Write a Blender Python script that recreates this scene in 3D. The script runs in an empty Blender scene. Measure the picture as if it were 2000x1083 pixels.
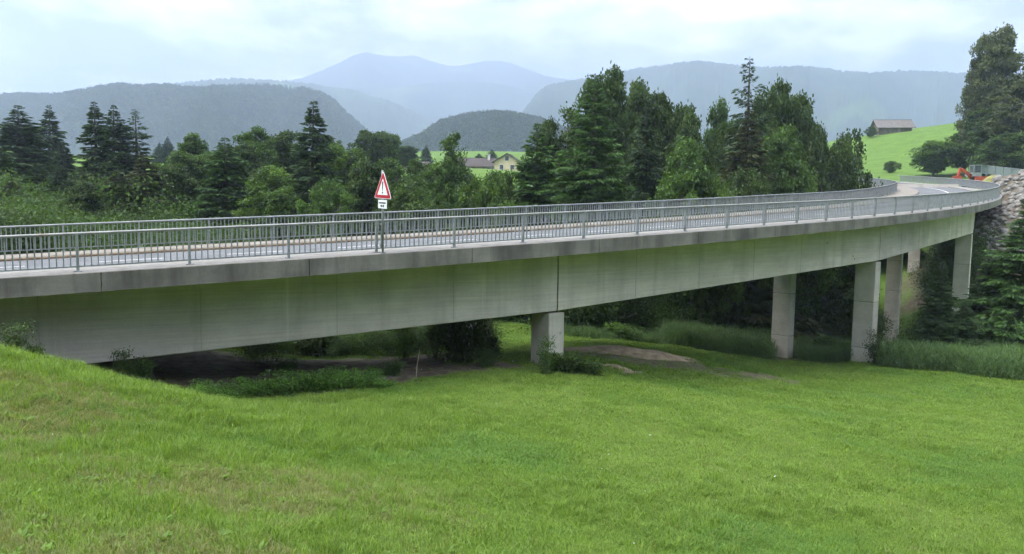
import bpy, bmesh, math, random
import numpy as np
from mathutils import Matrix, Vector, Euler

# ------------------------------------------------------------------ camera, sky, sun, exposure
SC = bpy.context.scene
COL = SC.collection
CAMZ = 8.0                      # camera height above the scene's zero level
FPX, PITCH, ROLL = 1450.0, math.radians(5.0), math.radians(0.8)
cam_d = bpy.data.cameras.new("camera"); cam = bpy.data.objects.new("camera", cam_d); COL.objects.link(cam)
cam_d.sensor_width = 36.0; cam_d.lens = 36.0 * FPX / 2000.0
cam_d.clip_start = 0.1; cam_d.clip_end = 20000.0
cam.matrix_world = Matrix.Translation((0, 0, CAMZ)) @ Matrix.Rotation(math.pi/2 - PITCH, 4, 'X') @ Matrix.Rotation(ROLL, 4, 'Z')
SC.camera = cam

SUN_EL, SUN_AZ = math.radians(60), math.radians(-105)     # azimuth from +Y towards +X
sun_d = bpy.data.lights.new("sun", 'SUN'); sun = bpy.data.objects.new("sun", sun_d); COL.objects.link(sun)
sun_d.energy = 3.3; sun_d.angle = math.radians(40); sun_d.color = (1.0, 0.95, 0.87)
sdir = Vector((math.sin(SUN_AZ)*math.cos(SUN_EL), math.cos(SUN_AZ)*math.cos(SUN_EL), math.sin(SUN_EL)))
sun.rotation_euler = sdir.to_track_quat('Z', 'Y').to_euler()

W = bpy.data.worlds.new("World"); SC.world = W; W.use_nodes = True
def world():
    nt = W.node_tree; N = nt.nodes; L = nt.links; N.clear()
    out = N.new('ShaderNodeOutputWorld'); bg = N.new('ShaderNodeBackground'); L.new(bg.outputs[0], out.inputs[0])
    sky = N.new('ShaderNodeTexSky'); sky.sky_type = 'NISHITA'; sky.sun_disc = False
    sky.sun_elevation = SUN_EL; sky.sun_rotation = SUN_AZ; sky.dust_density = 2.0; sky.air_density = 1.2
    tc = N.new('ShaderNodeTexCoord')
    # clouds: noise on a plane above the viewer (direction / height)
    sep = N.new('ShaderNodeSeparateXYZ'); L.new(tc.outputs['Generated'], sep.inputs[0])
    mx = N.new('ShaderNodeMath'); mx.operation = 'ADD'; mx.inputs[1].default_value = 0.16
    ab = N.new('ShaderNodeMath'); ab.operation = 'ABSOLUTE'; L.new(sep.outputs['Z'], ab.inputs[0]); L.new(ab.outputs[0], mx.inputs[0])
    dv = N.new('ShaderNodeVectorMath'); dv.operation = 'DIVIDE'; L.new(tc.outputs['Generated'], dv.inputs[0])
    cb = N.new('ShaderNodeCombineXYZ')
    for k in range(3): L.new(mx.outputs[0], cb.inputs[k])
    L.new(cb.outputs[0], dv.inputs[1])
    mp = N.new('ShaderNodeMapping'); mp.inputs['Location'].default_value = (3.7, 1.2, 0.4); mp.inputs['Scale'].default_value = (1.0, 0.8, 1)
    L.new(dv.outputs[0], mp.inputs[0])
    n1 = N.new('ShaderNodeTexNoise'); n1.inputs['Scale'].default_value = 1.55; n1.inputs['Detail'].default_value = 9; n1.inputs['Roughness'].default_value = 0.56; n1.inputs['Distortion'].default_value = 0.3
    L.new(mp.outputs[0], n1.inputs['Vector'])
    r1 = N.new('ShaderNodeValToRGB'); r1.color_ramp.elements[0].position = 0.26; r1.color_ramp.elements[1].position = 0.50
    L.new(n1.outputs['Fac'], r1.inputs[0])
    n2 = N.new('ShaderNodeTexNoise'); n2.inputs['Scale'].default_value = 2.6; n2.inputs['Detail'].default_value = 8; n2.inputs['Roughness'].default_value = 0.55
    L.new(mp.outputs[0], n2.inputs['Vector'])
    r2 = N.new('ShaderNodeValToRGB'); r2.color_ramp.elements[0].position = 0.40; r2.color_ramp.elements[1].position = 0.61
    r2.color_ramp.elements[0].color = (0.33, 0.35, 0.39, 1); r2.color_ramp.elements[1].color = (1.95, 1.93, 1.90, 1)
    L.new(n2.outputs['Fac'], r2.inputs[0])
    sk = N.new('ShaderNodeMix'); sk.data_type = 'RGBA'; sk.blend_type = 'MULTIPLY'; sk.inputs[0].default_value = 1.0
    L.new(sky.outputs[0], sk.inputs[6]); sk.inputs[7].default_value = (0.07, 0.07, 0.07, 1)
    mix = N.new('ShaderNodeMix'); mix.data_type = 'RGBA'
    L.new(r1.outputs[0], mix.inputs[0]); L.new(sk.outputs[2], mix.inputs[6]); L.new(r2.outputs[0], mix.inputs[7])
    L.new(mix.outputs[2], bg.inputs['Color']); bg.inputs['Strength'].default_value = 1.0
world()
vs = SC.view_settings
vs.view_transform = 'Standard'; vs.look = 'None'; vs.gamma = 1.0; vs.use_curve_mapping = False; vs.exposure = 1.48
cy = SC.cycles
cy.use_denoising = True; cy.max_bounces = 5; cy.diffuse_bounces = 3; cy.glossy_bounces = 2; cy.transmission_bounces = 3
cy.volume_bounces = 2; cy.transparent_max_bounces = 8; cy.caustics_reflective = False; cy.caustics_refractive = False
cy.sample_clamp_indirect = 6.0; cy.use_adaptive_sampling = True; cy.adaptive_threshold = 0.045

# ------------------------------------------------------------------ helpers
rng = np.random.default_rng(7); random.seed(7)
def ray(px, py, Y):
    """point seen at photo pixel (px, py) at forward distance Y (world coordinates)"""
    u, v = px - 1000.0, py - 541.5
    cr, sr = math.cos(ROLL), math.sin(ROLL)
    X, V = u*cr + v*sr, -u*sr + v*cr
    d = np.array([X/FPX, math.cos(PITCH) - V/FPX*math.sin(PITCH), -math.sin(PITCH) - V/FPX*math.cos(PITCH)])
    d = d*(Y/d[1]); d[2] += CAMZ
    return d

def mesh_np(name, verts, faces):
    me = bpy.data.meshes.new(name)
    verts = np.asarray(verts, dtype=np.float32).reshape(-1, 3)
    if isinstance(faces, np.ndarray):
        n, k = faces.shape
        me.vertices.add(len(verts)); me.vertices.foreach_set('co', verts.ravel())
        me.loops.add(n*k); me.loops.foreach_set('vertex_index', faces.astype(np.int32).ravel())
        me.polygons.add(n); me.polygons.foreach_set('loop_start', np.arange(0, n*k, k, dtype=np.int32))
        me.update(calc_edges=True)
    else:
        me.from_pydata(verts.tolist(), [], faces); me.update()
    return me

class MB:
    def __init__(s): s.v = []; s.f = []
    def add(s, verts, faces):
        o = len(s.v); s.v += [tuple(map(float, p)) for p in verts]; s.f += [tuple(i+o for i in f) for f in faces]; return s
    def box(s, c, sz, R=None):
        hx, hy, hz = sz[0]/2, sz[1]/2, sz[2]/2
        P = [Vector((x, y, z)) for x in (-hx, hx) for y in (-hy, hy) for z in (-hz, hz)]
        if R is not None: P = [R @ p for p in P]
        c = Vector(c); P = [p + c for p in P]
        return s.add(P, [(0,1,3,2),(4,6,7,5),(0,4,5,1),(2,3,7,6),(0,2,6,4),(1,5,7,3)])
    def tube(s, pts, rad, n=6, cap=True):
        pts = [Vector(p) for p in pts]; rad = rad if hasattr(rad, '__len__') else [rad]*len(pts)
        o = len(s.v)
        for i, p in enumerate(pts):
            d = (pts[min(i+1, len(pts)-1)] - pts[max(i-1, 0)]).normalized()
            a = d.orthogonal().normalized() if abs(d.z) > .9 else d.cross(Vector((0,0,1))).normalized()
            b = d.cross(a)
            for k in range(n):
                t = 2*math.pi*k/n; s.v.append(tuple(p + (a*math.cos(t) + b*math.sin(t))*rad[i]))
        for i in range(len(pts)-1):
            for k in range(n):
                s.f.append((o+i*n+k, o+i*n+(k+1)%n, o+(i+1)*n+(k+1)%n, o+(i+1)*n+k))
        if cap:
            s.f.append(tuple(o+k for k in range(n))[::-1]); s.f.append(tuple(o+(len(pts)-1)*n+k for k in range(n)))
        return s
    def mesh(s, name):
        me = bpy.data.meshes.new(name); me.from_pydata(s.v, [], s.f); me.update()
        bm = bmesh.new(); bm.from_mesh(me); bmesh.ops.recalc_face_normals(bm, faces=bm.faces[:]); bm.to_mesh(me); bm.free()
        return me
    def build(s, name, mat, parent=None, smooth=False): return obj(name, s.mesh(name), mat, parent, smooth)

def obj(name, me, mat=None, parent=None, smooth=False, loc=None, rot=None, scl=None):
    o = bpy.data.objects.new(name, me); COL.objects.link(o)
    if mat is not None and me is not None and len(me.materials) == 0: me.materials.append(mat)
    if smooth: me.polygons.foreach_set('use_smooth', [True]*len(me.polygons))
    if parent: o.parent = parent
    if loc is not None: o.location = loc
    if rot is not None: o.rotation_euler = rot
    if scl is not None: o.scale = scl
    return o
def tag(o, label=None, cat=None, group=None, kind=None):
    if label: o['label'] = label
    if cat: o['category'] = cat
    if group: o['group'] = group
    if kind: o['kind'] = kind
    return o
def empty(name, loc=(0,0,0), rz=0.0, scl=None):
    o = bpy.data.objects.new(name, None); COL.objects.link(o); o.location = loc; o.rotation_euler = (0,0,rz)
    if scl is not None: o.scale = scl
    return o

# ------------------------------------------------------------------ materials
def mat_new(name):
    m = bpy.data.materials.new(name); m.use_nodes = True; nt = m.node_tree; nt.nodes.clear()
    out = nt.nodes.new('ShaderNodeOutputMaterial'); return m, nt.nodes, nt.links, out
def col4(c): return (c[0], c[1], c[2], 1)
def noise_mat(name, c1, c2, scale=4.0, rough=0.8, detail=6, stretch=(1,1,1), bump=0.0, bscale=None, spec=0.3, metallic=0.0, c3=None, scale3=0.7, lo3=.55, hi3=.7, coord='Object', lo=.35, hi=.65):
    m, N, L, out = mat_new(name)
    p = N.new('ShaderNodeBsdfPrincipled'); L.new(p.outputs[0], out.inputs[0])
    tc = N.new('ShaderNodeTexCoord'); mp = N.new('ShaderNodeMapping'); mp.inputs['Scale'].default_value = stretch
    L.new(tc.outputs[coord], mp.inputs[0])
    n = N.new('ShaderNodeTexNoise'); n.inputs['Scale'].default_value = scale; n.inputs['Detail'].default_value = detail; n.inputs['Roughness'].default_value = .6
    L.new(mp.outputs[0], n.inputs['Vector'])
    r = N.new('ShaderNodeValToRGB'); r.color_ramp.elements[0].position = lo; r.color_ramp.elements[1].position = hi
    r.color_ramp.elements[0].color = col4(c1); r.color_ramp.elements[1].color = col4(c2); L.new(n.outputs['Fac'], r.inputs[0])
    c = r.outputs[0]
    if c3 is not None:
        n3 = N.new('ShaderNodeTexNoise'); n3.inputs['Scale'].default_value = scale3; n3.inputs['Detail'].default_value = 5; L.new(tc.outputs[coord], n3.inputs['Vector'])
        r3 = N.new('ShaderNodeValToRGB'); r3.color_ramp.elements[0].position = lo3; r3.color_ramp.elements[1].position = hi3; L.new(n3.outputs['Fac'], r3.inputs[0])
        mx = N.new('ShaderNodeMix'); mx.data_type = 'RGBA'; L.new(r3.outputs[0], mx.inputs[0]); L.new(c, mx.inputs[6]); mx.inputs[7].default_value = col4(c3); c = mx.outputs[2]
    L.new(c, p.inputs['Base Color'])
    p.inputs['Roughness'].default_value = rough; p.inputs['Metallic'].default_value = metallic; p.inputs['Specular IOR Level'].default_value = spec
    if bump:
        nb = N.new('ShaderNodeTexNoise'); nb.inputs['Scale'].default_value = bscale or scale*6; nb.inputs['Detail'].default_value = 5; L.new(tc.outputs[coord], nb.inputs['Vector'])
        b = N.new('ShaderNodeBump'); b.inputs['Strength'].default_value = bump; b.inputs['Distance'].default_value = .05; L.new(nb.outputs['Fac'], b.inputs['Height']); L.new(b.outputs[0], p.inputs['Normal'])
    return m
def leaf_mat(name, c, var=0.35, trans=0.35, hue=0.03, yellow=(1.28, 1.12, .8)):
    """leaf: diffuse + translucent, colour varied leaf by leaf (tint attribute) and plant by plant"""
    m, N, L, out = mat_new(name)
    at = N.new('ShaderNodeAttribute'); at.attribute_name = 'tint'; at.attribute_type = 'GEOMETRY'
    oi = N.new('ShaderNodeObjectInfo')
    a = N.new('ShaderNodeMapRange'); a.inputs[3].default_value = 1-var; a.inputs[4].default_value = 1+var; L.new(at.outputs['Fac'], a.inputs[0])
    b = N.new('ShaderNodeMapRange'); b.inputs[3].default_value = .82; b.inputs[4].default_value = 1.18; L.new(oi.outputs['Random'], b.inputs[0])
    mu = N.new('ShaderNodeMath'); mu.operation = 'MULTIPLY'; L.new(a.outputs[0], mu.inputs[0]); L.new(b.outputs[0], mu.inputs[1])
    hs = N.new('ShaderNodeMix'); hs.data_type = 'RGBA'; hs.inputs[6].default_value = col4(c); hs.inputs[7].default_value = (c[0]*yellow[0], c[1]*yellow[1], c[2]*yellow[2], 1); L.new(at.outputs['Fac'], hs.inputs[0])
    sc = N.new('ShaderNodeVectorMath'); sc.operation = 'SCALE'; L.new(hs.outputs[2], sc.inputs[0]); L.new(mu.outputs[0], sc.inputs['Scale'])
    d = N.new('ShaderNodeBsdfPrincipled'); d.inputs['Roughness'].default_value = .55; d.inputs['Specular IOR Level'].default_value = .25; L.new(sc.outputs[0], d.inputs['Base Color'])
    t = N.new('ShaderNodeBsdfTranslucent')
    tm = N.new('ShaderNodeVectorMath'); tm.operation = 'MULTIPLY'; tm.inputs[1].default_value = (1.5, 1.5, .6); L.new(sc.outputs[0], tm.inputs[0]); L.new(tm.outputs[0], t.inputs[0])
    mx = N.new('ShaderNodeMixShader'); mx.inputs[0].default_value = trans; L.new(d.outputs[0], mx.inputs[1]); L.new(t.outputs[0], mx.inputs[2]); L.new(mx.outputs[0], out.inputs[0])
    return m

M = {}
M['concrete_dark'] = noise_mat('concrete_dark', (.115,.108,.098), (.27,.255,.235), .9, .9, 7, (1.3,1.3,.30), .25, 30, c3=(.19,.175,.155), scale3=.5)
M['concrete_top'] = noise_mat('concrete_top', (.19,.183,.170), (.27,.262,.247), 2.0, .9, 7, (1,1,1), .2, 40)
M['steel'] = noise_mat('galvanised_steel', (.20,.218,.226), (.29,.31,.32), 3.0, .5, 5, (1,1,1), 0, spec=.5, metallic=.25)
M['steel_dull'] = noise_mat('weathered_rail', (.24,.24,.236), (.33,.333,.333), 2.5, .55, 6, spec=.4, metallic=.2, c3=(.27,.19,.13), scale3=1.6, lo3=.62, hi3=.75)
M['asphalt'] = noise_mat('asphalt', (.105,.110,.117), (.155,.162,.171), 1.2, .9, 8, bump=.15, bscale=120)
M['kerb'] = noise_mat('kerb_stone', (.15,.105,.065), (.24,.18,.12), 3.5, .9, 7, c3=(.27,.235,.19), scale3=1.3)
M['walk'] = noise_mat('kerb_top', (.17,.152,.127), (.25,.23,.20), 2.2, .9, 7)
M['paint'] = noise_mat('road_paint', (.66,.67,.68), (.80,.80,.80), 6, .7)
M['soil'] = noise_mat('soil', (.10,.07,.05), (.25,.19,.135), 3.0, .95, 9, bump=.6, bscale=14)
M['rock'] = noise_mat('rock', (.135,.13,.118), (.27,.26,.24), 1.6, .9, 8, bump=.5, bscale=6, c3=(.20,.185,.16), scale3=.6)
M['bark'] = noise_mat('bark', (.06,.048,.038), (.15,.125,.10), 5, .95, 7, (1,1,.2), .4, 14)
M['bark_pale'] = noise_mat('pale_bark', (.14,.125,.105), (.27,.25,.215), 5, .95, 7, (1,1,.2), .3, 14)
M['spruce'] = leaf_mat('spruce_needles', (.022,.048,.024), .45, .18, yellow=(1.5,1.35,.8))
M['spruce_fresh'] = leaf_mat('fresh_spruce_needles', (.033,.078,.027), .5, .2, yellow=(1.5,1.3,.8))
M['spruce_brown'] = leaf_mat('dull_spruce_needles', (.040,.054,.026), .45, .2)
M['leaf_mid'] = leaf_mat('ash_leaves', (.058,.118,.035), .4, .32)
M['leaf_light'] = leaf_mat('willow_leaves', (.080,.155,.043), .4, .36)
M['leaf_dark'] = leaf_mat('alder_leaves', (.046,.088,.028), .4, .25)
M['leaf_grey'] = leaf_mat('grey_green_leaves', (.078,.105,.058), .35, .3)
M['leaf_bramble'] = leaf_mat('bramble_leaves', (.085,.190,.042), .45, .3)
M['grass'] = leaf_mat('grass_blades', (.138,.255,.043), .42, .40, yellow=(1.5,1.12,1.1))
M['grass_dry'] = leaf_mat('dry_grass_blades', (.205,.232,.085), .35, .35, yellow=(1.12,1.0,1.15))
M['grass_cool'] = leaf_mat('cool_grass_blades', (.108,.220,.040), .4, .38, yellow=(1.4,1.12,1.1))
M['grass_pale'] = leaf_mat('pale_grass_blades', (.162,.278,.054), .4, .38, yellow=(1.4,1.08,1.2))
M['reed'] = leaf_mat('reed_leaves', (.105,.190,.088), .35, .35)

# ------------------------------------------------------------------ bridge alignment (outer edge line, s = metres along it)
KS = np.array([0,15,30,45,60,75,90,110,140.])
V = [-11.64, 19.834, -1.7439, 0.46029, 0.0075728, 0.0074794, 0.005648, 0.0065536, 0.0061291, 0.0068866, 0.008, 0.011319, 0.015183, 0.048704, 0.046941, 0.044174, 0.047875, 0.051689, 0.058068, 0.060062, 0.07008, 0.0743, 2.7568, 9.631, 0.085434, 0.033366, 0.050346, 0.096843, 0.035682, 0.13308, 0.181, 0.0037085, -0.21248]
BW = V[23]; PANEL = V[22]
SS = np.arange(-60, 200.01, .5)
def _align():
    kk = np.interp(SS, KS, V[4:13]); gg = np.interp(SS, KS, V[13:22]); i0 = int(np.searchsorted(SS, 0.0))
    def integ(a):
        o = np.concatenate([[0], np.cumsum((a[1:]+a[:-1])*.25)]); return o - o[i0]
    th = V[3] + integ(kk)
    return V[0]+integ(np.cos(th)), V[1]+integ(np.sin(th)), V[2]+integ(gg)+CAMZ, th, np.interp(SS, KS, V[24:33])
BX, BY, BZ, BT, BC = _align()
def bp(s, n=0.0, z=0.0):
    t = np.interp(s, SS, BT)
    return np.array([np.interp(s, SS, BX) - math.sin(t)*n, np.interp(s, SS, BY) + math.cos(t)*n, np.interp(s, SS, BZ) + np.interp(s, SS, BC)*n/BW + z])
def bth(s): return float(np.interp(s, SS, BT))
def sweep(name, prof, s0, s1, mat, parent=None, step=1.0, smooth=False):
    ns = max(2, int(math.ceil((s1-s0)/step))+1); k = len(prof); vs, fs = [], []
    for s in np.linspace(s0, s1, ns):
        for (n, z) in prof: vs.append(bp(s, n, z))
    for i in range(ns-1):
        for j in range(k): fs.append((i*k+j, i*k+(j+1)%k, (i+1)*k+(j+1)%k, (i+1)*k+j))
    fs.append(tuple(range(k))[::-1]); fs.append(tuple((ns-1)*k+j for j in range(k)))
    mb = MB(); mb.add(vs, fs); return mb.build(name, mat, parent, smooth)

# ------------------------------------------------------------------ terrain: thin plate spline through known points
CP = []
def cp(px, py, Y): CP.append(ray(px, py, Y))
def cw(x, y, z): CP.append(np.array([x, y, z+CAMZ]))
# grassy knoll in the left foreground and its crest
for a in ((-60,684,14.5),(0,697,15),(100,716,16),(200,744,17),(300,768,18.2),(400,789,19.3),(470,797,20.3)): cp(*a)
for a in ((0,1083,5.5),(500,1083,6.6),(1000,1083,8.5),(1500,1083,10),(2000,1083,11),(0,880,9.2),(250,900,9.8),(500,900,12),(1000,900,14),(1500,900,17),(2000,900,19),
          (560,800,20),(1000,800,20.3),(1500,800,25),(2000,800,30)): cp(*a)
cw(-9,0,-1.8); cw(8,0,-4.0); cw(0,-12,-2.0); cw(-30,-10,-1.5); cw(30,-10,-4.6); cw(22,6,-5.2)
# lower meadow towards the piers
for a in ((1000,755,24.0),(1040,723,27.6),(800,760,23.6),(620,770,23.0),(1300,742,31),(1500,722,38),(1690,713,44),(1530,706,48),(1850,725,41),(2000,747,38)): cp(*a)
# under and behind the bridge
for a in ((420,742,24.5),(600,722,27),(800,716,29),(960,672,39),(1200,684,36),(1330,692,38.5),(1400,690,46),(700,690,35),(500,690,34),(250,700,27)): cp(*a)
cw(-17,24,-4.4); cw(-14,32,-4.8); cw(-30,20,-3.6); cw(-34,34,-3.6)
# valley floor behind
for x,y,z in ((-40,60,-2.0),(-20,55,-5.0),(0,60,-7.0),(20,65,-8.8),(5,90,-6.2),(35,88,-9.5),(30,62,-10.8),(40,50,-9.6),(48,42,-8.9),(60,40,-8.2),(46,60,-11.4),(60,60,-10)): cw(x,y,z)
for a in ((130,404,80),(130,356,105),(130,312,145),(900,360,130),(940,329,205),(900,293,360),(500,330,200),(60,306,290),(300,304,300),(650,300,330),(1200,298,330),(1450,300,300),(1620,306,270)): cp(*a)
cw(-90,70,1.0); cw(-120,140,12.0); cw(-90,20,-1.0)
# hillside on the right
for a in ((1700,343,140),(1700,268,205),(1790,254,208),(1890,238,212),(1960,232,215),(1850,330,150),(1600,330,160)): cp(*a)
cw(105,290,14.0); cw(150,290,20.0); cw(135,120,18.0); cw(120,60,4.0); cw(90,20,-5.0); cw(60,200,9); cw(95,90,9.0)
for s in (120,130,140,160,180):
    for n in (-4.0, BW/2, BW+4): CP.append(bp(s, n, -.55 if n == BW/2 else (-.35 if s > 112 else -.8)))
for a in ((1990,340,88),(1960,345,98),(1990,430,76)): cp(*a)
for a in ((1880,694,64),(1745,694,70),(1905,500,71.5),(1925,440,77),(1950,404,83)): cp(*a)
for s,n,z in ((84,BW/2,-11.5),(95,BW-2,-10.0),(95,2,-6.0),(84,BW+6,-12.0),(97,BW+6,-10.0),(105,BW/2,-5.5),(106,BW+4,-7.0),(113,BW/2,-2.6),(114,BW+5,-3.2),(100,-4,-.6),(110,-4,-.3)): CP.append(bp(s,n,z))
for s in (-22,-34,-50):
    for n in (-3, BW/2, BW+3): CP.append(bp(s, n, -.5))
CP = np.array(CP)
def _tps():
    P = CP[:, :2]/50.0; n = len(P)
    d2 = ((P[:, None]-P[None])**2).sum(2); K = .5*d2*np.log(d2+1e-12)
    A = np.zeros((n+3, n+3)); A[:n,:n] = K + np.eye(n)*2e-4; A[:n,n] = 1; A[:n,n+1:] = P; A[n,:n] = 1; A[n+1:,:n] = P.T
    return P, np.linalg.solve(A, np.concatenate([CP[:,2], np.zeros(3)]))
TP, TW = _tps()
def smooth(a, b, x):
    t = np.clip((x-a)/(b-a), 0, 1); return t*t*(3-2*t)
def height(x, y):
    x = np.asarray(x, float); y = np.asarray(y, float); sh = x.shape; x = x.ravel(); y = y.ravel()
    q = np.stack([np.clip(x, -160, 170), np.clip(y, -30, 340)], 1)/50.0; o = np.empty(len(x))
    for i in range(0, len(x), 20000):
        b = q[i:i+20000]; d2 = ((b[:,None]-TP[None])**2).sum(2); o[i:i+20000] = (.5*d2*np.log(d2+1e-12)) @ TW[:-3] + TW[-3] + b @ TW[-2:]
    r = np.hypot(x, y); k = smooth(330, 700, r)
    o = o*(1-k) + (CAMZ+10)*k
    o += 55*smooth(14, 170, -y)          # unseen slope added behind the viewer to keep out low sky light
    # small natural unevenness
    o += (.05*np.sin(x*1.3+y*.7)*np.sin(y*1.1-x*.4) + .03*np.sin(x*3.1+1)*np.sin(y*2.7))*smooth(3, 9, r)*(1-k)
    return o.reshape(sh)
def hz(x, y): return float(height(np.array([x]), np.array([y]))[0])

def vnoise(x, y, seed=0, octaves=4):
    """value noise, numpy"""
    o = np.zeros_like(x, float); amp = 1.0; tot = 0
    for k in range(octaves):
        f = 2.0**k; xi = np.floor(x*f).astype(np.int64); yi = np.floor(y*f).astype(np.int64); xf = x*f-xi; yf = y*f-yi
        def h(a, b): 
            n = (a*374761393 + b*668265263 + (seed+k)*982451653) & 0x7fffffff
            n = ((n ^ (n >> 13))*1274126177) & 0x7fffffff
            return ((n ^ (n >> 16)) & 0xffff)/65535.0
        u = xf*xf*(3-2*xf); v = yf*yf*(3-2*yf)
        o += amp*((h(xi,yi)*(1-u)+h(xi+1,yi)*u)*(1-v) + (h(xi,yi+1)*(1-u)+h(xi+1,yi+1)*u)*v); tot += amp; amp *= .5
    return o/tot

def soil_mask(x, y):
    """bare earth: under the bridge and around the mound"""
    t = np.zeros_like(x)
    # distance under the deck
    P = np.stack([BX, BY], 1)[::4]
    d2 = ((np.stack([x, y], 1)[:, None]-P[None])**2).sum(2); j = d2.argmin(1); th = BT[::4][j]; s = SS[::4][j]
    n = -(x-P[j,0])*np.sin(th) + (y-P[j,1])*np.cos(th)
    w = vnoise(x*.5, y*.5, 3)
    under = smooth(-.6, 1.2, n + (w-.5)*3.0)*(1-smooth(7.5, 10, n + (w-.5)*3))*smooth(-22, -14, s)*(1-smooth(14.0, 17.5, s+(w-.5)*4))
    deck2 = smooth(.5, 2.5, n+(w-.5)*4)*(1-smooth(8, 11, n+(w-.5)*4))*smooth(30, 40, s)*(1-smooth(50,58,s))*.6
    fl = np.maximum(under, deck2)
    # worn patches round the earth mound
    for (cx, cy_, rx, ry, k) in ((52.0,81.0,9.0,11.0,1.0),(60,92,9,9,1.0),(46,70,5,6,.9),(8.5, 34.5, 6.5, 1.5, .8), (6.2, 31.2, 2.0, 1.0, .4)):
        e = ((x-cx)/rx)**2 + ((y-cy_)/ry)**2
        fl = np.maximum(fl, k*(1-smooth(.35, 1.2, e+(w-.5)*1.6)))
    return np.clip(fl, 0, 1)

def ground_mat():
    m, N, L, out = mat_new('meadow_ground')
    p = N.new('ShaderNodeBsdfPrincipled'); L.new(p.outputs[0], out.inputs[0]); p.inputs['Roughness'].default_value = .95; p.inputs['Specular IOR Level'].default_value = .1
    tc = N.new('ShaderNodeTexCoord')
    def noi(sc, d=6):
        n = N.new('ShaderNodeTexNoise'); n.inputs['Scale'].default_value = sc; n.inputs['Detail'].default_value = d; L.new(tc.outputs['Object'], n.inputs['Vector']); return n
    def ramp(n, a, ca, b, cb):
        r = N.new('ShaderNodeValToRGB'); r.color_ramp.elements[0].position = a; r.color_ramp.elements[1].position = b
        r.color_ramp.elements[0].color = col4(ca); r.color_ramp.elements[1].color = col4(cb); L.new(n.outputs['Fac'], r.inputs[0]); return r
    g = ramp(noi(.35), .35, (.095,.165,.035), .65, (.125,.208,.045))
    g2 = ramp(noi(9), .3, (.55,.6,.5), .7, (1.15,1.15,1.1))
    mu = N.new('ShaderNodeMix'); mu.data_type = 'RGBA'; mu.blend_type = 'MULTIPLY'; mu.inputs[0].default_value = 1; L.new(g.outputs[0], mu.inputs[6]); L.new(g2.outputs[0], mu.inputs[7])
    s = ramp(noi(2.5, 9), .3, (.070,.055,.042), .7, (.175,.145,.112))
    at = N.new('ShaderNodeAttribute'); at.attribute_name = 'soil'
    mx = N.new('ShaderNodeMix'); mx.data_type = 'RGBA'; L.new(at.outputs['Fac'], mx.inputs[0]); L.new(mu.outputs[2], mx.inputs[6]); L.new(s.outputs[0], mx.inputs[7])
    L.new(mx.outputs[2], p.inputs['Base Color'])
    b = N.new('ShaderNodeBump'); b.inputs['Strength'].default_value = .5; b.inputs['Distance'].default_value = .12; L.new(noi(5, 8).outputs['Fac'], b.inputs['Height']); L.new(b.outputs[0], p.inputs['Normal'])
    return m
def ground():
    na = 520; rr = [0.0, 1.0]
    while rr[-1] < 6400: rr.append(rr[-1] + max(.45, min(rr[-1]*.026, 260)))
    # finer towards the view: angles measured from +Y
    a = np.linspace(-1, 1, na, endpoint=False); ang = np.pi*(0.45*a + 0.55*a**3)
    R = np.array(rr[1:]); X = np.sin(ang)[None]*R[:,None]; Y = np.cos(ang)[None]*R[:,None]
    X = np.concatenate([[0.0], X.ravel()]); Y = np.concatenate([[0.0], Y.ravel()]); Z = height(X, Y)
    n = len(R); i = np.arange(n-1)[:,None]; j = np.arange(na)[None]; jn = (j+1) % na
    q = np.stack(np.broadcast_arrays(1+i*na+j, 1+(i+1)*na+j, 1+(i+1)*na+jn, 1+i*na+jn), -1).reshape(-1, 4)
    me = mesh_np('ground', np.stack([X,Y,Z],1), q)
    at = me.attributes.new('soil', 'FLOAT', 'POINT'); sm = np.zeros(len(X)); near = (np.hypot(X, Y) < 150) & (Y > 5)
    sm[near] = soil_mask(X[near], Y[near]); at.data.foreach_set('value', sm.astype(np.float32))
    o = obj('ground', me, ground_mat(), smooth=True); tag(o, kind='structure'); return o
ground()

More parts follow.
